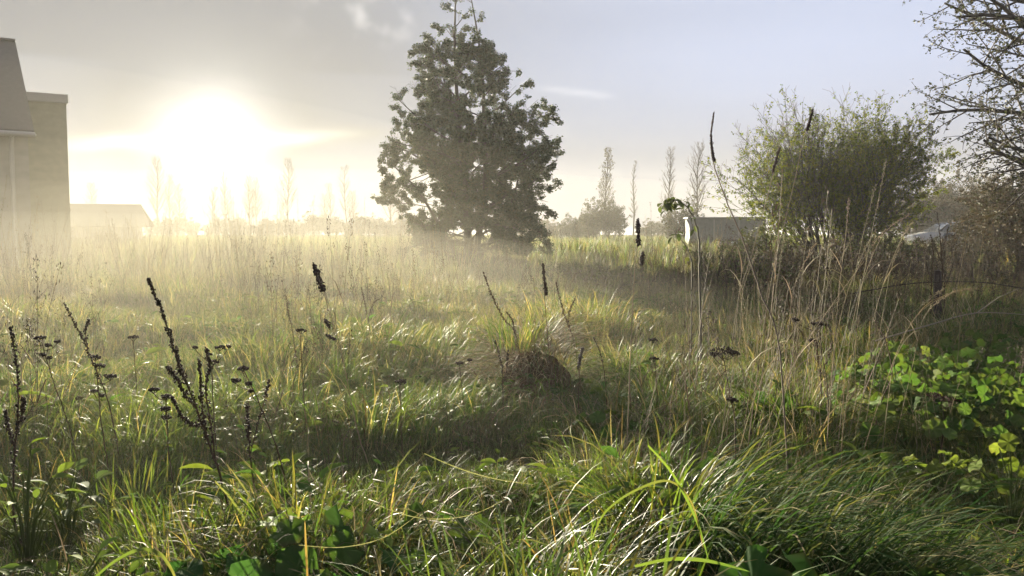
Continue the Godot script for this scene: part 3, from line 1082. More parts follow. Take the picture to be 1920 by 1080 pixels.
	structure("ground", gm.done(M.soil))
	# ---- buildings
	house()
	trailer()
	car("silver hatchback with pale roof behind the dead stake of weeds", Vector3(23.882, 0, -46.000), 0.1, Color(0.16, 0.165, 0.18))
	car("low dark car with its windscreen catching light at the right edge", Vector3(17.800, 0, -30.000), 2.4, Color(0.03, 0.035, 0.04))
	# ---- trees and shrubs
	apple_tree()
	rounded_shrub()
	overhanging_tree()
	far_trees()
	# ---- meadow
	meadow()
	foreground()

func mist(called: String, at: Vector3, size: Vector3, thick: float) -> void:
	var f := FogVolume.new()
	f.name = numbered(called)
	f.shape = RenderingServer.FOG_VOLUME_SHAPE_ELLIPSOID
	f.size = size
	f.position = at
	var m := FogMaterial.new()
	m.density = thick
	m.albedo = Color(0.97, 0.94, 0.85)
	f.material = m
	f.set_meta("kind", "stuff")
	add_child(f)

func far_trees() -> void:
	rng.seed = 74
	# bare trees in the mist beyond the field
	var far_label := "thin bare tree nearly lost in the mist along the far left field edge"
	var far_group := "bare trees along the far left field edge"
	var protos := []
	for i in 3:
		protos.append(bare_tree("bare_tree", far_label, far_group, [9.6, 8.2, 6.6][i], 0.27, [Vector3(-44.309, 0, -105.000), Vector3(-38.312, 0, -112.000), Vector3(-23.478, 0, -108.000)][i]))
	var k := 0
	for s in [[172, 100, 0.85], [184, 108, 0.7], [232, 112, 0.85], [318, 110, 0.8], [336, 104, 0.9], [402, 96, 0.9], [470, 100, 0.8], [482, 112, 0.9], [528, 108, 0.75], [541, 110, 0.85], [612, 104, 0.8], [652, 98, 1.0], [664, 108, 0.85], [731, 98, 1.0], [748, 110, 0.9]]:
		var c := copy(protos[k % 3], far_label, far_group)
		k += 1
		c.position = on_ground(Vector3((s[0] - 960.0) * s[1] / 1568.0, 0, -s[1]))
		c.rotation.y = rng.randf() * TAU
		c.rotation.z = rng.randf_range(-0.07, 0.07)
		c.scale = Vector3(1, rng.randf_range(0.7, 1.15), 1) * s[2] * rng.randf_range(0.75, 1.15)
	bare_tree("birch_tree", "taller half bare birch in the mist right of the apple tree", "", 8.3, 0.2, Vector3(8.728, 0, -78.000), 0.5)
	bare_tree("slender_tree", "very thin bare tree between the birch and the leaning shoot", "", 7.8, 0.1, Vector3(12.138, 0, -84.000))
	bare_tree("pale_tree", "bare pale tree directly above the leaning shoot", "", 7.6, 0.2, Vector3(13.069, 0, -70.000))
	bare_tree("spreading_tree", "widest of the bare trees in the mist above the grey trailer", "", 7.4, 0.27, Vector3(14.559, 0, -66.000))
	var misty := [Color(0.06, 0.065, 0.03), Color(0.08, 0.075, 0.035)]
	bush("misty_bush", "rounded conifer like bush at the foot of the half bare birch", "", Vector3(7.174, 0, -66.000), 4.4, 3.6, 0.12, 7.0, misty)
	bush("misty_bush", "low wide bush in the mist just right of the apple tree crown", "", Vector3(5.524, 0, -72.000), 4.6, 2.2, 0.12, 7.0, misty)
	bush("misty_bush", "green bush behind the top of the leaning shoot", "", Vector3(10.706, 0, -52.000), 2.8, 3.0, 0.1, 7.0, misty)
	bush("misty_bush", "small dark mound of a bush in front of the low barn", "", Vector3(-19.309, 0, -40.000), 2.2, 0.95, 0.08, 9.0, misty)
	var hedge_l := "low misty bush in the far hedge line beyond the meadow"
	var proto := bush("hedge_bush", hedge_l, "far hedge line bushes", Vector3(-37.058, 0, -92.000), 7.0, 2.6, 0.16, 4.0, misty)
	for s in [[190, 96, 1.1], [430, 96, 1.0], [520, 90, 0.9], [600, 95, 1.1], [690, 90, 1.0], [770, 92, 1.0], [1010, 92, 0.9], [1230, 88, 0.8]]:
		var c := copy(proto, hedge_l, "far hedge line bushes")
		c.position = on_ground(Vector3((s[0] - 960.0) * s[1] / 1568.0, 0, -s[1]))
		c.rotation.y = rng.randf() * TAU
		c.scale = Vector3.ONE * s[2]
	# the dark hedge and thicket at the right
	var brown := [Color(0.06, 0.045, 0.03), Color(0.08, 0.06, 0.035), Color(0.05, 0.05, 0.025)]
	var green := [Color(0.085, 0.10, 0.03), Color(0.10, 0.105, 0.03), Color(0.06, 0.075, 0.025)]
	bush("thicket_bush", "yellow green bush at the right foot of the rounded shrub", "", Vector3(8.261, 0, -19.000), 2.3, 1.35, 0.06, 7.0, green)
	bush("thicket_bush", "yellow green bush at the left foot of the rounded shrub", "", Vector3(5.860, 0, -19.500), 2.0, 1.3, 0.06, 7.0, green)
	bush("thicket_bush", "brown leggy bush behind the silver hatchback", "", Vector3(30.076, 0, -56.000), 9.0, 4.6, 0.12, 10.0, brown)
	bush("thicket_bush", "brown twiggy bush between the rounded shrub and the silver hatchback", "", Vector3(24.456, 0, -50.000), 6.0, 3.6, 0.12, 8.0, brown)
	bush("thicket_bush", "dark green bush under the overhanging tree at the right edge", "", Vector3(14.271, 0, -24.000), 3.6, 2.7, 0.07, 14.0, brown)
	bush("thicket_bush", "tall dark bush filling the right edge below the arching branches", "", Vector3(14.066, 0, -22.000), 4.2, 3.4, 0.07, 14.0, brown)
	bush("bramble_bush", "brown bramble heap in front of the silver hatchback", "", Vector3(10.038, 0, -20.000), 3.6, 1.05, 0.05, 11.0, brown)
	bush("bramble_bush", "brown bramble heap in front of the rounded shrub stems", "", Vector3(6.240, 0, -16.000), 4.2, 0.95, 0.05, 9.0, brown)
	bush("bramble_bush", "green and brown bramble heap just right of the apple tree foot", "", Vector3(1.822, 0, -15.000), 3.2, 0.5, 0.045, 10.0, green)
	bush("bramble_bush", "brown bramble heap at the right edge below the dark hedge", "", Vector3(8.823, 0, -15.000), 3.4, 0.9, 0.05, 10.0, brown)
	bush("bramble_bush", "olive bramble heap behind the leaning shoot", "", Vector3(3.760, 0, -14.000), 3.0, 0.75, 0.045, 9.0, green)
	bush("bramble_bush", "low dark heap of stems at the right foot of the apple tree", "", Vector3(-0.225, 0, -23.500), 1.6, 0.5, 0.05, 8.0, brown)

func meadow() -> void:
	rng.seed = 75
	var wet := func(p: Vector3) -> Color:
		var s := patches.get_noise_2d(p.x, p.z)
		return Color(1, 1, 1).lerp(Color(1.2, 1.12, 0.9), clampf(s * 1.6, 0, 1)).lerp(Color(0.7, 0.8, 0.75), clampf(-s * 1.4, 0, 1))
	var lush := []
	for i in 8:
		lush.append(tuft(30, 0.14, 0.38, 0.14, 0.0066, 6, [GREEN, LIME, LIME, Color(0.075, 0.105, 0.035), Color(0.09, 0.11, 0.05), Color(0.05, 0.095, 0.03)] + ([STRAW, STRAW] if i % 3 == 0 else []), 0.8, 2.4))
	var rough := []
	for i in 6:
		rough.append(tuft(90, 0.22, 0.52, 0.2, 0.0055, 6, [GREEN, LIME, Color(0.09, 0.11, 0.05)] + [[STRAW, STRAW], [LIME, LIME], [BROWN, STRAW]][i % 3], 0.7, 2.6))
	var fine := []
	for i in 6:
		fine.append(tuft(40, 0.10, 0.26, 0.15, 0.0035, 5, [GREEN, LIME, Color(0.10, 0.12, 0.055), Color(0.08, 0.11, 0.03), STRAW], 0.5, 2.4))
	var mid := []
	for i in 6:
		mid.append(tuft(34, 0.14, 0.4, 0.22, 0.008, 4, [GREEN, LIME, Color(0.10, 0.115, 0.05), Color(0.08, 0.10, 0.03), STRAW, STRAW], 0.4, 2.2))
	var coarse := []
	for i in 5:
		coarse.append(tuft(34, 0.2, 0.5, 0.45, 0.016, 3, [GREEN, LIME, Color(0.10, 0.11, 0.05), STRAW, BROWN], 0.3, 1.6))
	var dry := []
	for i in 6:
		dry.append(dry_stems(12, 0.4, 1.1, 0.24, 0.0019, 1.0, [STRAW, STRAW, BROWN, Color(0.18, 0.14, 0.07)]))
	var weeds := []
	for i in 5:
		weeds.append(dry_stems(7, 0.3, 0.8, 0.25, 0.0015, 1.4, [BROWN, DEAD, Color(0.1, 0.07, 0.045)]))
	var litter := []
	for i in 6:
		litter.append(tuft(34, 0.12, 0.4, 0.2, 0.004, 6, [STRAW, Color(0.17, 0.13, 0.07), BROWN, Color(0.12, 0.1, 0.055)], 1.4, 3.6, Vector2.ZERO, "straw"))
	var herbs := []
	for i in 6:
		herbs.append(herb(9, [0.045, 0.07, 0.09][i % 3], [0.09, 0.12, 0.15][i % 3], [GREEN, LIME, LIME, Color(0.045, 0.085, 0.02)]))
	# close turf
	plant("meadow_grass", lush, scatter(4600, 1.5, 6.5, 1.0, func(x, z, d): return 0.0 if Vector2(x - 0.12, z + 5.4).length() < 0.3 else clampf(0.75 + 0.7 * patches.get_noise_2d(x * 2.5, z * 2.5 + 70), 0, 1)), 0.7, 1.2, wet)
	plant("rough_grass", rough, scatter(620, 3.2, 13.0, 0.9, func(x, z, d): return 0.0 if Vector2(x - 0.12, z + 5.2).length() < 0.7 else clampf(0.45 + 1.2 * patches.get_noise_2d(x * 3.0 - 20, z * 3.0), 0, 1)), 0.6, 1.0, wet, 0.2)
	plant("fine_grass", fine, scatter(7000, 1.5, 8.0, 0.95, func(x, z, d): return 0.0 if Vector2(x - 0.12, z + 5.4).length() < 0.3 else 0.8), 0.7, 1.25, wet)
	plant("meadow_grass", mid, scatter(16000, 6.0, 22.0, 0.85, func(x, z, d): return 0.9), 0.7, 1.2, wet)
	plant("far_grass", coarse, scatter(14000, 20.0, 90.0, 0.75, func(x, z, d): return 0.9), 0.7, 1.3, wet)
	plant("dead_grass", litter, scatter(9500, 1.6, 22.0, 0.88, func(x, z, d): return clampf(0.3 + 0.9 * patches.get_noise_2d(x * 1.7 - 60, z * 1.7), 0, 1)), 0.7, 1.2, func(p): return Color(1, 1, 1))
	# ground herbs
	plant("ground_herbs", herbs, scatter(9000, 1.4, 14.0, 0.9, func(x, z, d): return 0.4 + 1.1 * patches.get_noise_2d(x * 2.0 + 40, z * 2.0)), 0.6, 1.3, wet)
	# tall dry grass: thick at the left and far middle, thin elsewhere
	plant("tall_dry_grass", dry, scatter(9000, 5.5, 40.0, 0.8, func(x, z, d):
		var left := smoothstep(0.06, -0.12, x / d)
		return clampf((0.03 + 0.75 * left) * smoothstep(8.0, 14.0, d) * (0.55 + 1.1 * patches.get_noise_2d(x, z)), 0, 1)), 0.75, 1.15, func(p): return Color(1, 1, 1))
	# brown dead weeds
	plant("dead_weeds", weeds, scatter(7000, 2.6, 30.0, 0.85, func(x, z, d):
		var right := smoothstep(0.0, 0.25, x / d)
		return clampf(0.2 + 0.75 * right * smoothstep(7.0, 12.0, d) + 0.4 * patches.get_noise_2d(x + 30, z), 0, 1)), 0.7, 1.2, func(p): return Color(1, 1, 1))
	# straw thicket in front of the rounded shrub
	plant("straw_thicket", dry, scatter(200, 3.6, 11.0, 0.6, func(x, z, d):
		var a: float = x / d
		return exp(-pow((a - 0.34) / 0.09, 2.0)) * 0.8), 0.55, 1.0, func(p): return Color(1.1, 1.1, 1.1))
	# dew
	var drop := SphereMesh.new()
	drop.radius = 0.0018
	drop.height = 0.0036
	drop.radial_segments = 8
	drop.rings = 5
	drop.material = M.dew
	var at := []
	var tints := PackedColorArray()
	for p in scatter(20000, 1.6, 11.0, 0.75, func(x, z, d): return clampf(0.15 + 1.1 * patches.get_noise_2d(x * 4.0, z * 4.0), 0.02, 1)):
		at.append(Transform3D(Basis().scaled(Vector3.ONE * lerpf(0.35, 1.3, pow(rng.randf(), 3.0))), p + Vector3(0, rng.randf_range(0.05, 0.30), 0)))
		tints.append(Color.WHITE)
	many("dew_drops", drop, at, tints)

func foreground() -> void:
	rng.seed = 76
	# ---- dead stalks at the left
	dock_stalk("tallest dark branching stalk leaning left in the front left of the meadow", [[Vector3(-0.969, 0, -3.000), Vector3(-1.018, 0.062, -3.000), Vector3(-1.068, 0.252, -3.000), Vector3(-1.135, 0.469, -3.000), Vector3(-1.207, 0.665, -3.000), Vector3(-1.250, 0.820, -3.000), Vector3(-1.286, 0.917, -3.000), Vector3(-1.307, 0.970, -3.000)], [Vector3(-1.086, 0.301, -3.000), Vector3(-1.118, 0.430, -3.000), Vector3(-1.128, 0.557, -3.000), Vector3(-1.131, 0.675, -3.000)], [Vector3(-1.081, 0.291, -3.000), Vector3(-1.095, 0.430, -3.000), Vector3(-1.111, 0.567, -3.000), Vector3(-1.097, 0.645, -3.000), Vector3(-1.107, 0.719, -3.000)], [Vector3(-1.134, 0.509, -2.950), Vector3(-1.170, 0.567, -2.950), Vector3(-1.207, 0.635, -2.950), Vector3(-1.227, 0.654, -2.950)], [Vector3(-1.199, 0.577, -3.050), Vector3(-1.221, 0.637, -3.050), Vector3(-1.235, 0.716, -3.050)], [Vector3(-1.126, 0.430, -3.000), Vector3(-1.184, 0.449, -3.000), Vector3(-1.235, 0.538, -3.000)]], 0.0052, 260, 0.3)
	dock_stalk("dark stalk rising out of the far left corner with leaves at its foot", [[Vector3(-1.736, 0, -2.900), Vector3(-1.766, 0.147, -2.900), Vector3(-1.754, 0.339, -2.900), Vector3(-1.734, 0.530, -2.900), Vector3(-1.735, 0.681, -2.900), Vector3(-1.749, 0.809, -2.900)], [Vector3(-1.749, 0.358, -2.900), Vector3(-1.771, 0.454, -2.900), Vector3(-1.780, 0.511, -2.900)], [Vector3(-1.747, 0.416, -2.900), Vector3(-1.720, 0.511, -2.900), Vector3(-1.714, 0.558, -2.900)]], 0.0045, 150, 0.35)
	dock_stalk("thin dark stalk leaning left between two flat heads at the left", [[Vector3(-1.905, 0, -4.000), Vector3(-1.950, 0.295, -4.000), Vector3(-2.021, 0.503, -4.000), Vector3(-2.080, 0.646, -4.000), Vector3(-2.151, 0.792, -4.000)], [Vector3(-2.044, 0.568, -4.000), Vector3(-2.053, 0.658, -4.000), Vector3(-2.034, 0.710, -4.000)]], 0.0036, 130, 0.35)
	dock_stalk("short dark forked stalk right of the tallest stalk", [[Vector3(-0.982, 0, -3.200), Vector3(-1.014, 0.213, -3.200), Vector3(-1.023, 0.361, -3.200), Vector3(-1.027, 0.470, -3.200)], [Vector3(-1.017, 0.276, -3.200), Vector3(-0.983, 0.403, -3.200), Vector3(-0.950, 0.518, -3.200), Vector3(-0.938, 0.566, -3.200)]], 0.0036, 90, 0.4)
	dock_stalk("faint thin stalk in the haze left of centre", [[Vector3(-1.247, 0, -7.500), Vector3(-1.298, 0.325, -7.500), Vector3(-1.330, 0.494, -7.500), Vector3(-1.357, 0.624, -7.500)], [Vector3(-1.298, 0.325, -7.500), Vector3(-1.248, 0.470, -7.500), Vector3(-1.190, 0.518, -7.500)]], 0.005, 80, 0.3, BROWN)
	dock_stalk("faint thin stalk behind the pair of knobbly heads left of centre", [[Vector3(-1.535, 0, -6.000), Vector3(-1.586, 0.413, -6.000), Vector3(-1.611, 0.548, -6.000), Vector3(-1.624, 0.664, -6.000)]], 0.0034, 50, 0.3, BROWN)
	dock_stalk("brown spike leaning left over the old tussock from behind", [[Vector3(0.107, 0, -5.600), Vector3(0.029, 0.418, -5.600), Vector3(-0.054, 0.541, -5.600), Vector3(-0.125, 0.678, -5.600), Vector3(-0.193, 0.858, -5.600)], [Vector3(0.029, 0.418, -5.600), Vector3(0.000, 0.534, -5.600), Vector3(-0.036, 0.588, -5.600)]], 0.0038, 170, 0.4, BROWN)
	dock_stalk("brown spike leaning left just right of the old tussock", [[Vector3(0.490, 0, -5.800), Vector3(0.432, 0.362, -5.800), Vector3(0.364, 0.549, -5.800), Vector3(0.304, 0.780, -5.800)], [Vector3(0.410, 0.419, -5.800), Vector3(0.394, 0.549, -5.800), Vector3(0.438, 0.661, -5.800)]], 0.0038, 140, 0.4, BROWN)
	dock_stalk("short dark forked stalk standing against the old tussock", [[Vector3(-0.047, 0, -4.900), Vector3(-0.054, 0.166, -4.900), Vector3(-0.063, 0.357, -4.900), Vector3(-0.101, 0.485, -4.900)], [Vector3(-0.054, 0.230, -4.900), Vector3(-0.032, 0.326, -4.900), Vector3(-0.025, 0.437, -4.900)]], 0.0036, 90, 0.3)
	dock_stalk("curved dark bare stem right of the old tussock", [[Vector3(0.564, 0, -4.900), Vector3(0.556, 0.198, -4.900), Vector3(0.529, 0.389, -4.900), Vector3(0.478, 0.510, -4.900)]], 0.0036, 26, 0.6)
	dock_stalk("rust brown stalk among the straw with a dark knot at its top", [[Vector3(1.646, 0, -4.400), Vector3(1.647, 0.266, -4.400), Vector3(1.632, 0.410, -4.400), Vector3(1.611, 0.552, -4.400)], [Vector3(1.644, 0.381, -4.400), Vector3(1.686, 0.495, -4.400), Vector3(1.696, 0.552, -4.400)]], 0.0034, 60, 0.5, BROWN)
	dock_stalk("dark stalk right of the straw thicket beside the round leaves", [[Vector3(1.826, 0, -4.200), Vector3(1.872, 0.252, -4.200), Vector3(1.926, 0.416, -4.200), Vector3(1.888, 0.580, -4.200), Vector3(1.831, 0.688, -4.200)]], 0.0036, 40, 0.5, BROWN)
	dock_stalk("lone tall weed stalk growing up beside the dark stake", [[Vector3(4.753, 0, -9.200), Vector3(4.733, 0.728, -9.200), Vector3(4.696, 1.080, -9.200), Vector3(4.658, 1.325, -9.200)], [Vector3(4.722, 0.846, -9.200), Vector3(4.772, 1.080, -9.200), Vector3(4.787, 1.168, -9.200)], [Vector3(4.724, 0.787, -9.200), Vector3(4.629, 0.992, -9.200), Vector3(4.591, 1.080, -9.200)]], 0.008, 160, 0.3)
	dock_stalk("dark weed stalk crowding the left side of the dark stake", [[Vector3(4.434, 0, -8.800), Vector3(4.424, 0.634, -8.800), Vector3(4.433, 0.859, -8.800), Vector3(4.404, 1.027, -8.800)], [Vector3(4.426, 0.578, -8.800), Vector3(4.369, 0.747, -8.800), Vector3(4.354, 0.859, -8.800)]], 0.008, 150, 0.2)
	dock_stalk("dark weed stalk crowding the right side of the dark stake", [[Vector3(4.725, 0, -9.100), Vector3(4.717, 0.558, -9.100), Vector3(4.693, 0.733, -9.100), Vector3(4.704, 0.907, -9.100)], [Vector3(4.719, 0.500, -9.100), Vector3(4.787, 0.704, -9.100), Vector3(4.807, 0.791, -9.100)]], 0.008, 150, 0.2)
	# ---- flat headed dead flowers
	yarrow("flat headed stalk with several brown heads left of the thin leaning stalk", [Vector3(-1.935, 0, -3.700), Vector3(-1.987, 0.262, -3.700), Vector3(-2.051, 0.467, -3.700), Vector3(-2.096, 0.647, -3.700)], [[Vector3(-2.105, 0.667, -3.700), 0.055], [Vector3(-2.096, 0.626, -3.750), 0.03], [Vector3(-2.016, 0.650, -3.680), 0.026], [Vector3(-2.071, 0.596, -3.660), 0.028], [Vector3(-2.086, 0.569, -3.740), 0.022]])
	yarrow("stalk with a shaggy stack of heads left of the tallest stalk", [Vector3(-1.807, 0, -3.700), Vector3(-1.843, 0.286, -3.700), Vector3(-1.851, 0.455, -3.700), Vector3(-1.853, 0.528, -3.700)], [[Vector3(-1.861, 0.580, -3.700), 0.05], [Vector3(-1.853, 0.539, -3.720), 0.05], [Vector3(-1.797, 0.494, -3.700), 0.06], [Vector3(-1.861, 0.430, -3.680), 0.03], [Vector3(-1.858, 0.399, -3.740), 0.026]])
	yarrow("single flat head standing alone between the shaggy stack and the tallest stalk", [Vector3(-2.142, 0, -4.800), Vector3(-2.174, 0.186, -4.800), Vector3(-2.189, 0.498, -4.800)], [[Vector3(-2.191, 0.526, -4.800), 0.07]])
	yarrow("flat headed stalk just right of the tallest stalk with heads in a row", [Vector3(-1.391, 0, -3.900), Vector3(-1.408, 0.214, -3.900), Vector3(-1.412, 0.469, -3.900), Vector3(-1.406, 0.509, -3.900)], [[Vector3(-1.405, 0.527, -3.900), 0.05], [Vector3(-1.391, 0.588, -3.950), 0.05], [Vector3(-1.331, 0.598, -3.900), 0.022], [Vector3(-1.489, 0.593, -3.900), 0.026], [Vector3(-1.410, 0.568, -3.860), 0.025]])
	yarrow("leaning flat headed stalk right of the tallest stalk topped by a small dark head", [Vector3(-0.886, 0, -3.300), Vector3(-0.937, 0.249, -3.300), Vector3(-1.006, 0.444, -3.300), Vector3(-1.071, 0.591, -3.300)], [[Vector3(-1.073, 0.597, -3.300), 0.045], [Vector3(-1.102, 0.548, -3.300), 0.04], [Vector3(-1.044, 0.538, -3.280), 0.026], [Vector3(-1.052, 0.499, -3.330), 0.024]])
	yarrow("low stalk of stacked flat heads touching the tallest stalk from the left", [Vector3(-1.346, 0, -3.300), Vector3(-1.375, 0.227, -3.300), Vector3(-1.379, 0.379, -3.300), Vector3(-1.385, 0.466, -3.300)], [[Vector3(-1.430, 0.511, -3.300), 0.05], [Vector3(-1.388, 0.479, -3.320), 0.045], [Vector3(-1.377, 0.438, -3.280), 0.04], [Vector3(-1.395, 0.392, -3.330), 0.04]])
	yarrow("very low single dark head at the left below the flat headed stalk", [Vector3(-2.170, 0, -4.200), Vector3(-2.201, 0.142, -4.200), Vector3(-2.202, 0.274, -4.200)], [[Vector3(-2.201, 0.293, -4.200), 0.04]])
	yarrow("hazy flat head left of the pair of knobbly heads", [Vector3(-1.097, 0, -4.400), Vector3(-1.112, 0.324, -4.400), Vector3(-1.121, 0.581, -4.400)], [[Vector3(-1.118, 0.615, -4.400), 0.06]])
	yarrow("small reddish head low in the middle left of the old tussock", [Vector3(-0.559, 0, -4.200), Vector3(-0.565, 0.142, -4.200), Vector3(-0.569, 0.348, -4.200)], [[Vector3(-0.568, 0.378, -4.200), 0.06]])
	yarrow("two tiny dark heads just left of the old tussock", [Vector3(-0.270, 0, -4.800), Vector3(-0.279, 0.123, -4.800), Vector3(-0.303, 0.342, -4.800)], [[Vector3(-0.306, 0.374, -4.800), 0.045], [Vector3(-0.247, 0.392, -4.800), 0.03]])
	yarrow("largest domed dark head on a leaning stem right of the middle", [Vector3(0.944, 0, -3.500), Vector3(0.947, 0.310, -3.500), Vector3(0.916, 0.470, -3.500), Vector3(0.894, 0.602, -3.500)], [[Vector3(0.889, 0.643, -3.500), 0.115], [Vector3(0.867, 0.617, -3.550), 0.05], [Vector3(0.918, 0.637, -3.450), 0.05], [Vector3(0.931, 0.429, -3.500), 0.05]])
	yarrow("dark rust head above the straw thicket", [Vector3(1.535, 0, -4.000), Vector3(1.528, 0.347, -4.000), Vector3(1.492, 0.555, -4.000), Vector3(1.479, 0.653, -4.000)], [[Vector3(1.475, 0.695, -4.000), 0.075], [Vector3(1.439, 0.615, -4.000), 0.035], [Vector3(1.362, 0.715, -4.000), 0.035]])
	yarrow("two small dark heads right of the old tussock", [Vector3(0.852, 0, -4.900), Vector3(0.860, 0.166, -4.900), Vector3(0.845, 0.357, -4.900)], [[Vector3(0.831, 0.497, -4.900), 0.06], [Vector3(0.838, 0.386, -4.900), 0.06]])
	yarrow("dark reddish broken flat head lying over the round leaves at the right", [Vector3(2.077, 0, -4.000), Vector3(2.096, 0.190, -4.000), Vector3(2.087, 0.295, -4.000)], [[Vector3(2.044, 0.347, -4.000), 0.08], [Vector3(2.144, 0.316, -4.050), 0.09]], Color(0.04, 0.018, 0.012))
	# ---- knobbly spikes
	var soft := Color(0.05, 0.035, 0.03)
	var pale := Color(0.2, 0.155, 0.09)
	spike("knobbly dark spike leaning left on a thin pale stem left of centre", [Vector3(-0.691, 0, -4.000), Vector3(-0.756, 0.190, -4.000), Vector3(-0.823, 0.555, -4.000), Vector3(-0.886, 0.774, -4.000), Vector3(-0.920, 0.916, -4.000), Vector3(-0.949, 0.977, -4.000)], [[Vector3(-0.949, 0.977, -4.000), Vector3(-0.920, 0.900, -4.000), 0.017], [Vector3(-0.925, 0.905, -4.000), Vector3(-0.903, 0.854, -4.000), 0.019], [Vector3(-0.898, 0.710, -4.000), Vector3(-0.878, 0.674, -4.000), 0.014], [Vector3(-0.894, 0.638, -4.000), Vector3(-0.848, 0.615, -4.000), 0.011]], soft, pale)
	spike("upright stack of two dark woolly heads against the mist right of the apple tree", [Vector3(0.571, 0, -4.100), Vector3(0.589, 0.646, -4.100), Vector3(0.602, 0.936, -4.100), Vector3(0.616, 1.119, -4.100)], [[Vector3(0.615, 1.192, -4.100), Vector3(0.618, 1.124, -4.100), 0.014], [Vector3(0.619, 1.114, -4.100), Vector3(0.619, 1.069, -4.100), 0.016], [Vector3(0.646, 1.030, -4.120), Vector3(0.639, 0.972, -4.120), 0.014]], soft, pale)
	spike("slender dark spike standing above the old tussock", [Vector3(0.266, 0, -5.200), Vector3(0.220, 0.511, -5.200), Vector3(0.206, 0.678, -5.200), Vector3(0.192, 0.925, -5.200)], [[Vector3(0.192, 0.932, -5.200), Vector3(0.203, 0.819, -5.200), 0.012], [Vector3(0.206, 0.812, -5.200), Vector3(0.213, 0.735, -5.200), 0.015]], Color(0.06, 0.04, 0.028), BROWN)
	spike("tallest thin reed crossing the sky left of the rounded shrub", [Vector3(1.152, 0, -3.400), Vector3(1.097, 0.644, -3.400), Vector3(1.011, 0.896, -3.400), Vector3(0.942, 1.092, -3.400), Vector3(0.863, 1.275, -3.400), Vector3(0.813, 1.414, -3.400), Vector3(0.800, 1.520, -3.400), Vector3(0.812, 1.616, -3.400)], [[Vector3(0.810, 1.612, -3.400), Vector3(0.800, 1.527, -3.400), 0.005], [Vector3(0.800, 1.527, -3.400), Vector3(0.806, 1.459, -3.400), 0.0075], [Vector3(0.806, 1.463, -3.400), Vector3(0.815, 1.420, -3.400), 0.0095]], Color(0.08, 0.055, 0.045), Color(0.11, 0.085, 0.06), "", 0.0036)
	spike("dark spike against the left side of the rounded shrub", [Vector3(0.898, 0, -3.600), Vector3(0.965, 0.754, -3.600), Vector3(1.037, 1.054, -3.600), Vector3(1.109, 1.350, -3.600), Vector3(1.142, 1.490, -3.600)], [[Vector3(1.142, 1.493, -3.600), Vector3(1.127, 1.441, -3.600), 0.008], [Vector3(1.127, 1.436, -3.600), Vector3(1.114, 1.391, -3.600), 0.009]], soft, pale.lerp(BROWN, 0.5), "", 0.0016)
	spike("dark spike against the top of the rounded shrub", [Vector3(1.041, 0, -3.700), Vector3(1.137, 0.838, -3.700), Vector3(1.217, 1.239, -3.700), Vector3(1.284, 1.565, -3.700), Vector3(1.314, 1.666, -3.700)], [[Vector3(1.314, 1.666, -3.700), Vector3(1.301, 1.620, -3.700), 0.008], [Vector3(1.304, 1.625, -3.700), Vector3(1.291, 1.578, -3.700), 0.010]], soft, pale.lerp(BROWN, 0.5), "", 0.0016)
	spike("small woolly dark head right of the old tussock", [Vector3(0.384, 0, -4.800), Vector3(0.390, 0.249, -4.800), Vector3(0.392, 0.342, -4.800)], [[Vector3(0.407, 0.461, -4.800), Vector3(0.383, 0.342, -4.800), 0.014]], Color(0.09, 0.075, 0.065), BROWN)
	# ---- rose shoot
	shoot()
	# ---- straw
	var grp := "pale straw stalk with a seed panicle leaning right in the thicket before the rounded shrub"
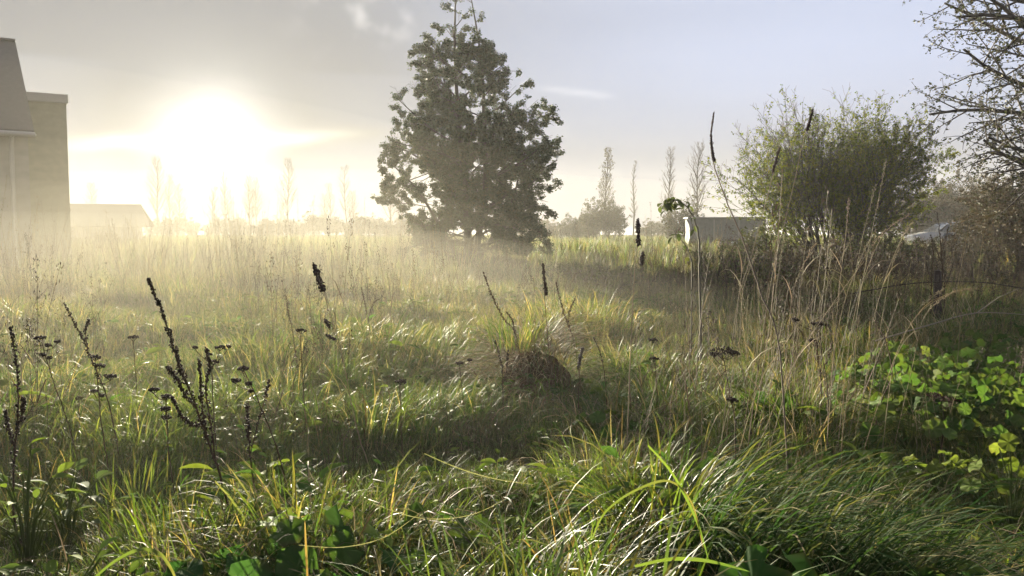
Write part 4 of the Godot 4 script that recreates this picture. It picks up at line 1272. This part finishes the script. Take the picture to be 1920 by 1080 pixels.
	for st in [
		[[Vector3(0.944, 0, -3.600), Vector3(1.068, 0.451, -3.600), Vector3(1.191, 0.661, -3.600), Vector3(1.313, 0.858, -3.600)], 0.0], [[Vector3(0.839, 0, -3.500), Vector3(0.937, 0.447, -3.500), Vector3(1.102, 0.652, -3.500), Vector3(1.400, 0.844, -3.500)], 0.0], [[Vector3(1.506, 0, -3.800), Vector3(1.562, 0.634, -3.800), Vector3(1.618, 1.049, -3.800), Vector3(1.687, 1.457, -3.800)], 0.2], [[Vector3(1.534, 0, -3.900), Vector3(1.600, 0.721, -3.900), Vector3(1.714, 1.096, -3.900), Vector3(1.846, 1.214, -3.900)], 0.25],
		[[Vector3(1.611, 0, -4.200), Vector3(1.696, 0.688, -4.200), Vector3(1.745, 1.038, -4.200), Vector3(1.815, 1.370, -4.200)], 0.22], [[Vector3(1.652, 0, -4.100), Vector3(1.787, 0.725, -4.100), Vector3(1.881, 1.041, -4.100), Vector3(1.960, 1.184, -4.100)], 0.2], [[Vector3(1.491, 0, -4.400), Vector3(1.521, 0.779, -4.400), Vector3(1.537, 1.005, -4.400), Vector3(1.556, 1.158, -4.400)], 0.2], [[Vector3(1.262, 0, -4.200), Vector3(1.314, 0.688, -4.200), Vector3(1.341, 0.931, -4.200), Vector3(1.363, 1.118, -4.200)], 0.25],
		[[Vector3(0.921, 0, -3.600), Vector3(0.979, 0.847, -3.600), Vector3(1.004, 1.008, -3.600), Vector3(1.009, 1.081, -3.600)], 0.2], [[Vector3(1.484, 0, -3.900), Vector3(1.527, 0.821, -3.900), Vector3(1.552, 1.096, -3.900), Vector3(1.564, 1.288, -3.900)], 0.22], [[Vector3(1.688, 0, -4.000), Vector3(1.792, 0.813, -4.000), Vector3(1.818, 0.967, -4.000), Vector3(1.860, 1.081, -4.000)], 0.3], [[Vector3(1.402, 0, -4.300), Vector3(1.434, 0.677, -4.300), Vector3(1.472, 0.898, -4.300), Vector3(1.561, 1.076, -4.300)], 0.2],
		[[Vector3(1.041, 0, -3.700), Vector3(1.216, 0.455, -3.700), Vector3(1.376, 0.743, -3.700), Vector3(1.558, 1.004, -3.700)], 0.0], [[Vector3(1.596, 0, -3.900), Vector3(1.705, 0.570, -3.900), Vector3(1.899, 0.771, -3.900), Vector3(2.020, 0.871, -3.900)], 0.3], [[Vector3(1.887, 0, -4.100), Vector3(1.984, 0.487, -4.100), Vector3(2.036, 0.725, -4.100), Vector3(2.176, 0.844, -4.100)], 0.3], [[Vector3(1.082, 0, -3.600), Vector3(1.174, 0.380, -3.600), Vector3(1.250, 0.614, -3.600), Vector3(1.339, 0.754, -3.600)], 0.0],
		[[Vector3(1.458, 0, -4.000), Vector3(1.490, 0.607, -4.000), Vector3(1.509, 0.864, -4.000), Vector3(1.530, 1.043, -4.000)], 0.2], [[Vector3(1.582, 0, -4.500), Vector3(1.645, 0.655, -4.500), Vector3(1.725, 0.886, -4.500), Vector3(1.833, 1.116, -4.500)], 0.2], [[Vector3(1.579, 0, -3.800), Vector3(1.782, 0.634, -3.800), Vector3(1.945, 0.830, -3.800), Vector3(2.114, 0.879, -3.800)], 0.2], [[Vector3(1.250, 0, -4.600), Vector3(1.267, 0.703, -4.600), Vector3(1.293, 0.880, -4.600), Vector3(1.349, 1.027, -4.600)], 0.2],
		[[Vector3(0.935, 0, -4.300), Vector3(0.971, 0.622, -4.300), Vector3(1.017, 0.843, -4.300), Vector3(1.056, 1.008, -4.300)], 0.2], [[Vector3(1.566, 0, -5.000), Vector3(1.584, 0.729, -5.000), Vector3(1.570, 0.921, -5.000), Vector3(1.579, 1.080, -5.000)], 0.2], [[Vector3(1.735, 0, -4.600), Vector3(1.814, 0.644, -4.600), Vector3(1.908, 0.939, -4.600), Vector3(2.049, 1.144, -4.600)], 0.25], [[Vector3(1.746, 0, -3.900), Vector3(1.788, 0.469, -3.900), Vector3(1.839, 0.620, -3.900), Vector3(1.850, 0.721, -3.900)], 0.0]]:
		straw(grp if st[1] > 0.0 else "bare pale straw stem slanting steeply to the right across the thicket", st[0], st[1], vary(Color(0.23, 0.18, 0.10), 0.25))
	# ---- old tussock
	var o := thing("old_tussock", "brown hummock of dead matted grass in the middle of the meadow", "grass tussock", on_ground(Vector3(0.148, 0, -5.800)))
	var core := Mb.new()
	var prev := -1
	for j in 7:
		var f := core.v.size()
		var s := j / 6.0
		for i in 14:
			var q := TAU * i / 14
			var r := 0.25 * sqrt(maxf(1.0 - s * s, 0.0)) * (1.0 + 0.15 * sin(q * 3.0 + s * 4.0)) + 0.01
			core.put(Vector3(cos(q) * r, s * 0.33 - 0.02, sin(q) * r), Vector3(cos(q), s, sin(q)).normalized(), BROWN)
		if prev >= 0:
			for i in 14:
				core.quad(prev + i, prev + (i + 1) % 14, f + (i + 1) % 14, f + i)
		prev = f
	part(o, "core", core.done(M.soil))
	var thatch := Mb.new()
	for i in 1300:
		var q := rng.randf() * TAU
		var s := pow(rng.randf(), 0.6)
		var r := 0.25 * sqrt(1.0 - s * s * 0.9) * (1.0 + 0.3 * sin(q * 2.0 + 0.6))
		var col := vary([BROWN, Color(0.11, 0.075, 0.04), Color(0.17, 0.12, 0.06), STRAW, Color(0.14, 0.11, 0.045), GREEN][rng.randi() % 6], 0.25)
		bent_blade(thatch, Vector3(cos(q) * r, s * 0.35 * (1.0 + 0.25 * sin(q + 2.0)), sin(q) * r), q + rng.randf_range(-0.7, 0.7), rng.randf_range(0.2, 0.55), 0.005, rng.randf_range(0.8, 1.4), rng.randf_range(0.9, 1.7), 4, col, col)
	part(o, "thatch", thatch.done(M.straw))
	part(o, "blades", tuft(130, 0.16, 0.38, 0.2, 0.006, 5, [GREEN, LIME, LIME, STRAW], 0.5, 2.2), Transform3D(Basis(), Vector3(-0.1, 0.34, 0)))
	part(o, "blades", tuft(60, 0.14, 0.34, 0.2, 0.006, 5, [GREEN, LIME, STRAW, Color(0.15, 0.11, 0.055)], 0.6, 2.2), Transform3D(Basis(), Vector3(0.16, 0.0, 0.3)))
	part(o, "blades", tuft(60, 0.2, 0.42, 0.16, 0.005, 5, [STRAW, Color(0.17, 0.12, 0.06), LIME], 0.9, 2.6), Transform3D(Basis(), Vector3(0.2, 0.2, 0.05)))
	# ---- stake and lying twig
	var post := thing("wooden_stake", "dark rotting wooden stake standing in the weeds at the right", "stake", on_ground(Vector3(4.586, 0, -9.000)))
	var pm := Mb.new()
	pm.tube([Vector3(0, -0.1, 0), Vector3(0.01, 0.35, 0), Vector3(-0.005, 0.5, 0.01), Vector3(0.0, 0.66, 0)], 0.045, 0.036, 9, Color(0.045, 0.035, 0.028), 0.1, rng)
	part(post, "post", pm.done(M.bark))
	var wire := Mb.new()
	wire.tube(smooth_line([Vector3(-0.95, 0.42, 0.05), Vector3(-0.4, 0.52, 0.06), Vector3(0, 0.55, 0.06), Vector3(0.5, 0.54, 0.05), Vector3(1.0, 0.46, 0.0)], 4), 0.007, 0.006, 5, DEAD)
	tagged_mesh("fallen_branch", wire.done(M.stalk), on_ground(Vector3(4.586, 0, -9.000)), "long dark twig lying across behind the dark stake", "branch")
	var wig := Mb.new()
	wig.tube(smooth_line([Vector3(-0.6, 0.34, 0), Vector3(-0.2, 0.46, 0), Vector3(0.1, 0.55, 0.05), Vector3(0.5, 0.53, 0)], 4), 0.006, 0.003, 5, Color(0.2, 0.17, 0.12))
	wig.tube([Vector3(0.1, 0.55, 0.05), Vector3(0.25, 0.66, 0.05), Vector3(0.42, 0.72, 0.0)], 0.004, 0.002, 5, Color(0.2, 0.17, 0.12))
	tagged_mesh("fallen_branch", wig.done(M.stalk), on_ground(Vector3(3.222, 0, -6.000)), "pale forked twig arching above the round leaves", "branch")
	# ---- broad leaves
	var mal := [Color(0.055, 0.10, 0.022), Color(0.068, 0.11, 0.026), Color(0.04, 0.08, 0.022), Color(0.08, 0.115, 0.028)]
	var gm := "round leaved plants in the patch at the right"
	var lm := "plant with round lobed leaves in the dense green patch at the right"
	for p in [[1700, 5.4], [1765, 5.7], [1830, 5.3], [1890, 5.8], [1955, 5.3], [1690, 4.7], [1755, 4.8], [1825, 4.6], [1890, 4.8], [1960, 4.6], [1720, 4.2], [1800, 4.1], [1870, 4.2], [1940, 4.0], [1830, 6.4], [1900, 6.6]]:
		leafy_plant(lm, Vector3((p[0] - 960.0) * p[1] / 1568.0, 0, -p[1]), 26, 0.092, 0.42, 0.40, mal, gm)
	leafy_plant("round leaved plant glowing yellow green at the right edge", Vector3(1.954, 0, -3.200), 14, 0.085, 0.24, 0.40, [LIME, Color(0.10, 0.13, 0.025)])
	leafy_plant("yellow green leaves low at the right below the round leaf patch", Vector3(1.804, 0, -3.400), 16, 0.075, 0.28, 0.24, [LIME, Color(0.10, 0.13, 0.025)])
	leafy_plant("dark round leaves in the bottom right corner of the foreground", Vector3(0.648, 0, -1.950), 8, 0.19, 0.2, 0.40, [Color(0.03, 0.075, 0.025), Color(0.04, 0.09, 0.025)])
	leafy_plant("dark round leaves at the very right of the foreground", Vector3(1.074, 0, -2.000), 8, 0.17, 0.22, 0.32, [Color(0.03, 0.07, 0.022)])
	leafy_plant("round leaves half lit left of the thin arching blade at the front", Vector3(-0.591, 0, -2.500), 9, 0.13, 0.24, 0.30, mal)
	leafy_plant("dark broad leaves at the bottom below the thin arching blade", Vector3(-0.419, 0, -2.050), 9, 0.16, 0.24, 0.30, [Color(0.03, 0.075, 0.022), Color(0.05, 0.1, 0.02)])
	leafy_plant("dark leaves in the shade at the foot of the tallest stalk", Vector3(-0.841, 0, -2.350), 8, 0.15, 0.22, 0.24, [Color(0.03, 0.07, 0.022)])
	leafy_plant("round leaves low in the middle of the foreground", Vector3(-0.242, 0, -2.700), 8, 0.10, 0.2, 0.24, mal)
	leafy_plant("pale round leaves between the old tussock and the straw", Vector3(1.412, 0, -4.600), 8, 0.12, 0.24, 0.3, mal)
	leafy_plant("small round leaves at the right foot of the old tussock", Vector3(0.535, 0, -4.400), 9, 0.10, 0.26, 0.22, mal)
	leafy_plant("pointed pale leaves climbing the stalk in the far left corner", Vector3(-1.635, 0, -2.750), 22, 0.065, 0.16, 0.44, [LIME, Color(0.09, 0.125, 0.03)], "", "oval")
	leafy_plant("pointed leaves in the bottom left corner of the foreground", Vector3(-1.224, 0, -2.200), 26, 0.065, 0.22, 0.32, [LIME, Color(0.07, 0.11, 0.03)], "", "oval")
	leafy_plant("silvery pointed leaves right of the far left corner", Vector3(-1.630, 0, -3.000), 20, 0.07, 0.2, 0.3, [Color(0.08, 0.11, 0.05)], "", "oval")
	leafy_plant("pointed leaves beside the foot of the leaning flat headed stalk", Vector3(-0.900, 0, -3.200), 10, 0.1, 0.2, 0.26, mal, "", "oval")
	leafy_plant("broad pointed leaf rosette right of the middle of the foreground", Vector3(0.426, 0, -2.900), 16, 0.09, 0.2, 0.3, mal, "", "oval")
	# ---- big tussocks at the front
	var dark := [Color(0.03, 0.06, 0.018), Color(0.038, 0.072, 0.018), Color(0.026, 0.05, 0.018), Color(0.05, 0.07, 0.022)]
	var fresh := [LIME, Color(0.085, 0.12, 0.016), GREEN, Color(0.13, 0.12, 0.03)]
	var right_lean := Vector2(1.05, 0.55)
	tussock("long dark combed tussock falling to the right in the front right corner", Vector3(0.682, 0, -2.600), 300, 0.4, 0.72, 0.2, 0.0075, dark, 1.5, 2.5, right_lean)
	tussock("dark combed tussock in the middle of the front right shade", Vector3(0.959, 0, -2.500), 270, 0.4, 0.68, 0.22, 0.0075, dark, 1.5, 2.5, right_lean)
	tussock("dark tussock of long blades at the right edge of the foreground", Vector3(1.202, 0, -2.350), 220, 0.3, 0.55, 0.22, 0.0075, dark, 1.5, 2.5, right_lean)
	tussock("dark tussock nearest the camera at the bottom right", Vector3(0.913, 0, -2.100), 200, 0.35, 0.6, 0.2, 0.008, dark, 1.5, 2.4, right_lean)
	tussock("curly green tussock on the crest left of the combed tussock", Vector3(0.556, 0, -2.900), 300, 0.35, 0.62, 0.2, 0.007, fresh + [GREEN], 1.2, 2.6, Vector2(0.3, 0.4))
	tussock("yellow green tussock of wide blades at the bottom middle", Vector3(0.134, 0, -1.750), 110, 0.4, 0.62, 0.14, 0.011, fresh, 0.7, 2.2, Vector2(0.5, 0.2))
	tussock("bright wide bladed tussock right of the bottom middle", Vector3(0.311, 0, -1.800), 90, 0.38, 0.6, 0.14, 0.012, fresh, 0.8, 2.1, Vector2(0.9, 0.2))
	tussock("pale drooping tussock left of the bottom middle", Vector3(-0.036, 0, -1.900), 150, 0.35, 0.6, 0.18, 0.009, [GREEN, LIME, Color(0.16, 0.15, 0.07), Color(0.1, 0.11, 0.05)], 1.2, 2.6, Vector2(-0.2, 0.5))
	tussock("grey green tussock combed towards the camera in the front middle", Vector3(0.061, 0, -2.400), 240, 0.3, 0.6, 0.22, 0.006, [Color(0.07, 0.095, 0.045), GREEN, Color(0.1, 0.11, 0.06)], 1.2, 2.5, Vector2(0.2, 0.9))
	tussock("rust tinted tussock with dead blades above the wide bladed one", Vector3(0.256, 0, -2.500), 110, 0.26, 0.46, 0.14, 0.009, [LIME, Color(0.13, 0.08, 0.035), Color(0.15, 0.115, 0.055), GREEN, GREEN], 0.5, 1.8, Vector2(0.2, 0.1))
	tussock("upright lime blades left of the round leaves at the front", Vector3(-0.699, 0, -2.700), 40, 0.28, 0.46, 0.1, 0.009, fresh, 0.2, 1.0, Vector2.ZERO)
	tussock("upright green tussock behind the foot of the tallest stalk", Vector3(-1.128, 0, -2.800), 110, 0.18, 0.34, 0.2, 0.007, fresh, 0.3, 1.3, Vector2.ZERO)
	tussock("fresh tussock in the bottom left quarter of the foreground", Vector3(-1.540, 0, -3.300), 150, 0.16, 0.32, 0.24, 0.006, fresh, 0.4, 1.8, Vector2.ZERO)
	tussock("soft tussock of curled fine blades beside the foot of the forked stalk", Vector3(-0.909, 0, -2.900), 200, 0.18, 0.36, 0.2, 0.0045, [Color(0.1, 0.11, 0.05), GREEN, Color(0.16, 0.14, 0.08)], 1.6, 3.4, Vector2.ZERO)
	tussock("shaggy tussock at the bottom between the broad leaves and the pale tussock", Vector3(-0.249, 0, -1.950), 120, 0.3, 0.5, 0.16, 0.008, [GREEN, LIME, STRAW], 1.0, 2.4, Vector2(0.1, 0.3))
	# ---- single blades
	one_blade("yellow blade bent in an arch at the bottom left corner", [Vector3(-0.907, 0.392, -1.750), Vector3(-0.853, 0.437, -1.750), Vector3(-0.799, 0.462, -1.750), Vector3(-0.756, 0.453, -1.750), Vector3(-0.728, 0.410, -1.750), Vector3(-0.718, 0.369, -1.750)], 0.008, Color(0.085, 0.12, 0.03), Color(0.14, 0.115, 0.045))
	one_blade("brown tipped blade arching over and hanging down right of the middle", [Vector3(0.186, 0.429, -1.900), Vector3(0.217, 0.493, -1.900), Vector3(0.284, 0.543, -1.900), Vector3(0.364, 0.566, -1.900), Vector3(0.418, 0.512, -1.900), Vector3(0.445, 0.406, -1.900)], 0.006, Color(0.09, 0.12, 0.03), Color(0.15, 0.10, 0.05))
	one_blade("long green blade slanting down to the right across the shade", [Vector3(0.314, 0.650, -1.900), Vector3(0.373, 0.581, -1.900), Vector3(0.428, 0.474, -1.900), Vector3(0.460, 0.372, -1.900)], 0.007, LIME, GREEN)
	one_blade("lowest green blade lying flat towards the bottom right", [Vector3(0.279, 0.384, -1.850), Vector3(0.363, 0.401, -1.850), Vector3(0.448, 0.396, -1.850), Vector3(0.543, 0.371, -1.850)], 0.009, LIME, GREEN)
	one_blade("pale thread of grass sagging across the front left of the middle", [Vector3(-0.575, 0.298, -2.200), Vector3(-0.460, 0.292, -2.200), Vector3(-0.345, 0.319, -2.200), Vector3(-0.244, 0.389, -2.200)], 0.0022, Color(0.17, 0.16, 0.10), Color(0.2, 0.18, 0.12))
	one_blade("pale thread of grass sagging across the front middle", [Vector3(-0.406, 0.344, -2.400), Vector3(-0.266, 0.301, -2.400), Vector3(-0.125, 0.310, -2.400), Vector3(-0.016, 0.360, -2.400)], 0.0022, Color(0.17, 0.16, 0.10), Color(0.2, 0.18, 0.12))
	one_blade("long pale blade sloping down to the right in the middle", [Vector3(-0.289, 0.413, -2.700), Vector3(-0.175, 0.363, -2.700), Vector3(-0.053, 0.327, -2.700), Vector3(0.070, 0.309, -2.700)], 0.0032, Color(0.15, 0.15, 0.08), Color(0.2, 0.18, 0.12))
	one_blade("orange dead blade standing upright at the bottom left of the middle", [Vector3(-0.489, 0.279, -1.950), Vector3(-0.492, 0.371, -1.950), Vector3(-0.494, 0.456, -1.950)], 0.0055, Color(0.15, 0.09, 0.04), Color(0.2, 0.14, 0.06))

func tagged_mesh(called: String, mesh: Mesh, at: Vector3, label: String, cat: String) -> void:
	var o := part(self, numbered(called), mesh)
	o.position = at
	tag(o, label, cat)

func shoot() -> void:
	var pts := [Vector3(1.488, 0, -6.500), Vector3(1.460, 0.852, -6.500), Vector3(1.449, 1.059, -6.500), Vector3(1.413, 1.216, -6.500), Vector3(1.345, 1.323, -6.500), Vector3(1.246, 1.372, -6.500), Vector3(1.164, 1.298, -6.500)]
	var base := on_ground(pts[0])
	var o := thing("rose_shoot", "tall arching shoot with drooping leaves standing before the grey trailer", "plant", base)
	var l := local(pts, base)
	l[0] = Vector3(0, -0.02, 0)
	var line := stem_of(o, "stem", l, 0.009, 0.004, Color(0.07, 0.06, 0.04))
	var l2 := local([Vector3(1.396, 0, -6.500), Vector3(1.403, 0.769, -6.500), Vector3(1.367, 0.977, -6.500), Vector3(1.291, 1.080, -6.500), Vector3(1.249, 1.142, -6.500)], base)
	var line2 := stem_of(o, "branch", l2, 0.006, 0.003, Color(0.07, 0.06, 0.04))
	for i in 46:
		var on: Array = line if i < 38 else line2
		var s := rng.randf_range(0.68, 1.0) if i < 30 else rng.randf_range(0.35, 0.9)
		var mb := Mb.new()
		oval_leaf(mb, Vector3.ZERO, (Vector3(rng.randf_range(-1, 1), rng.randf_range(-1.2, 0.2), rng.randf_range(-1, 1))).normalized(), rng.randf_range(0.045, 0.08), 0.6, vary(Color(0.055, 0.07, 0.03), 0.3))
		part(o, "leaf", mb.done(M.leaf), Transform3D(Basis(), along(on, s) + vec(0.03)))
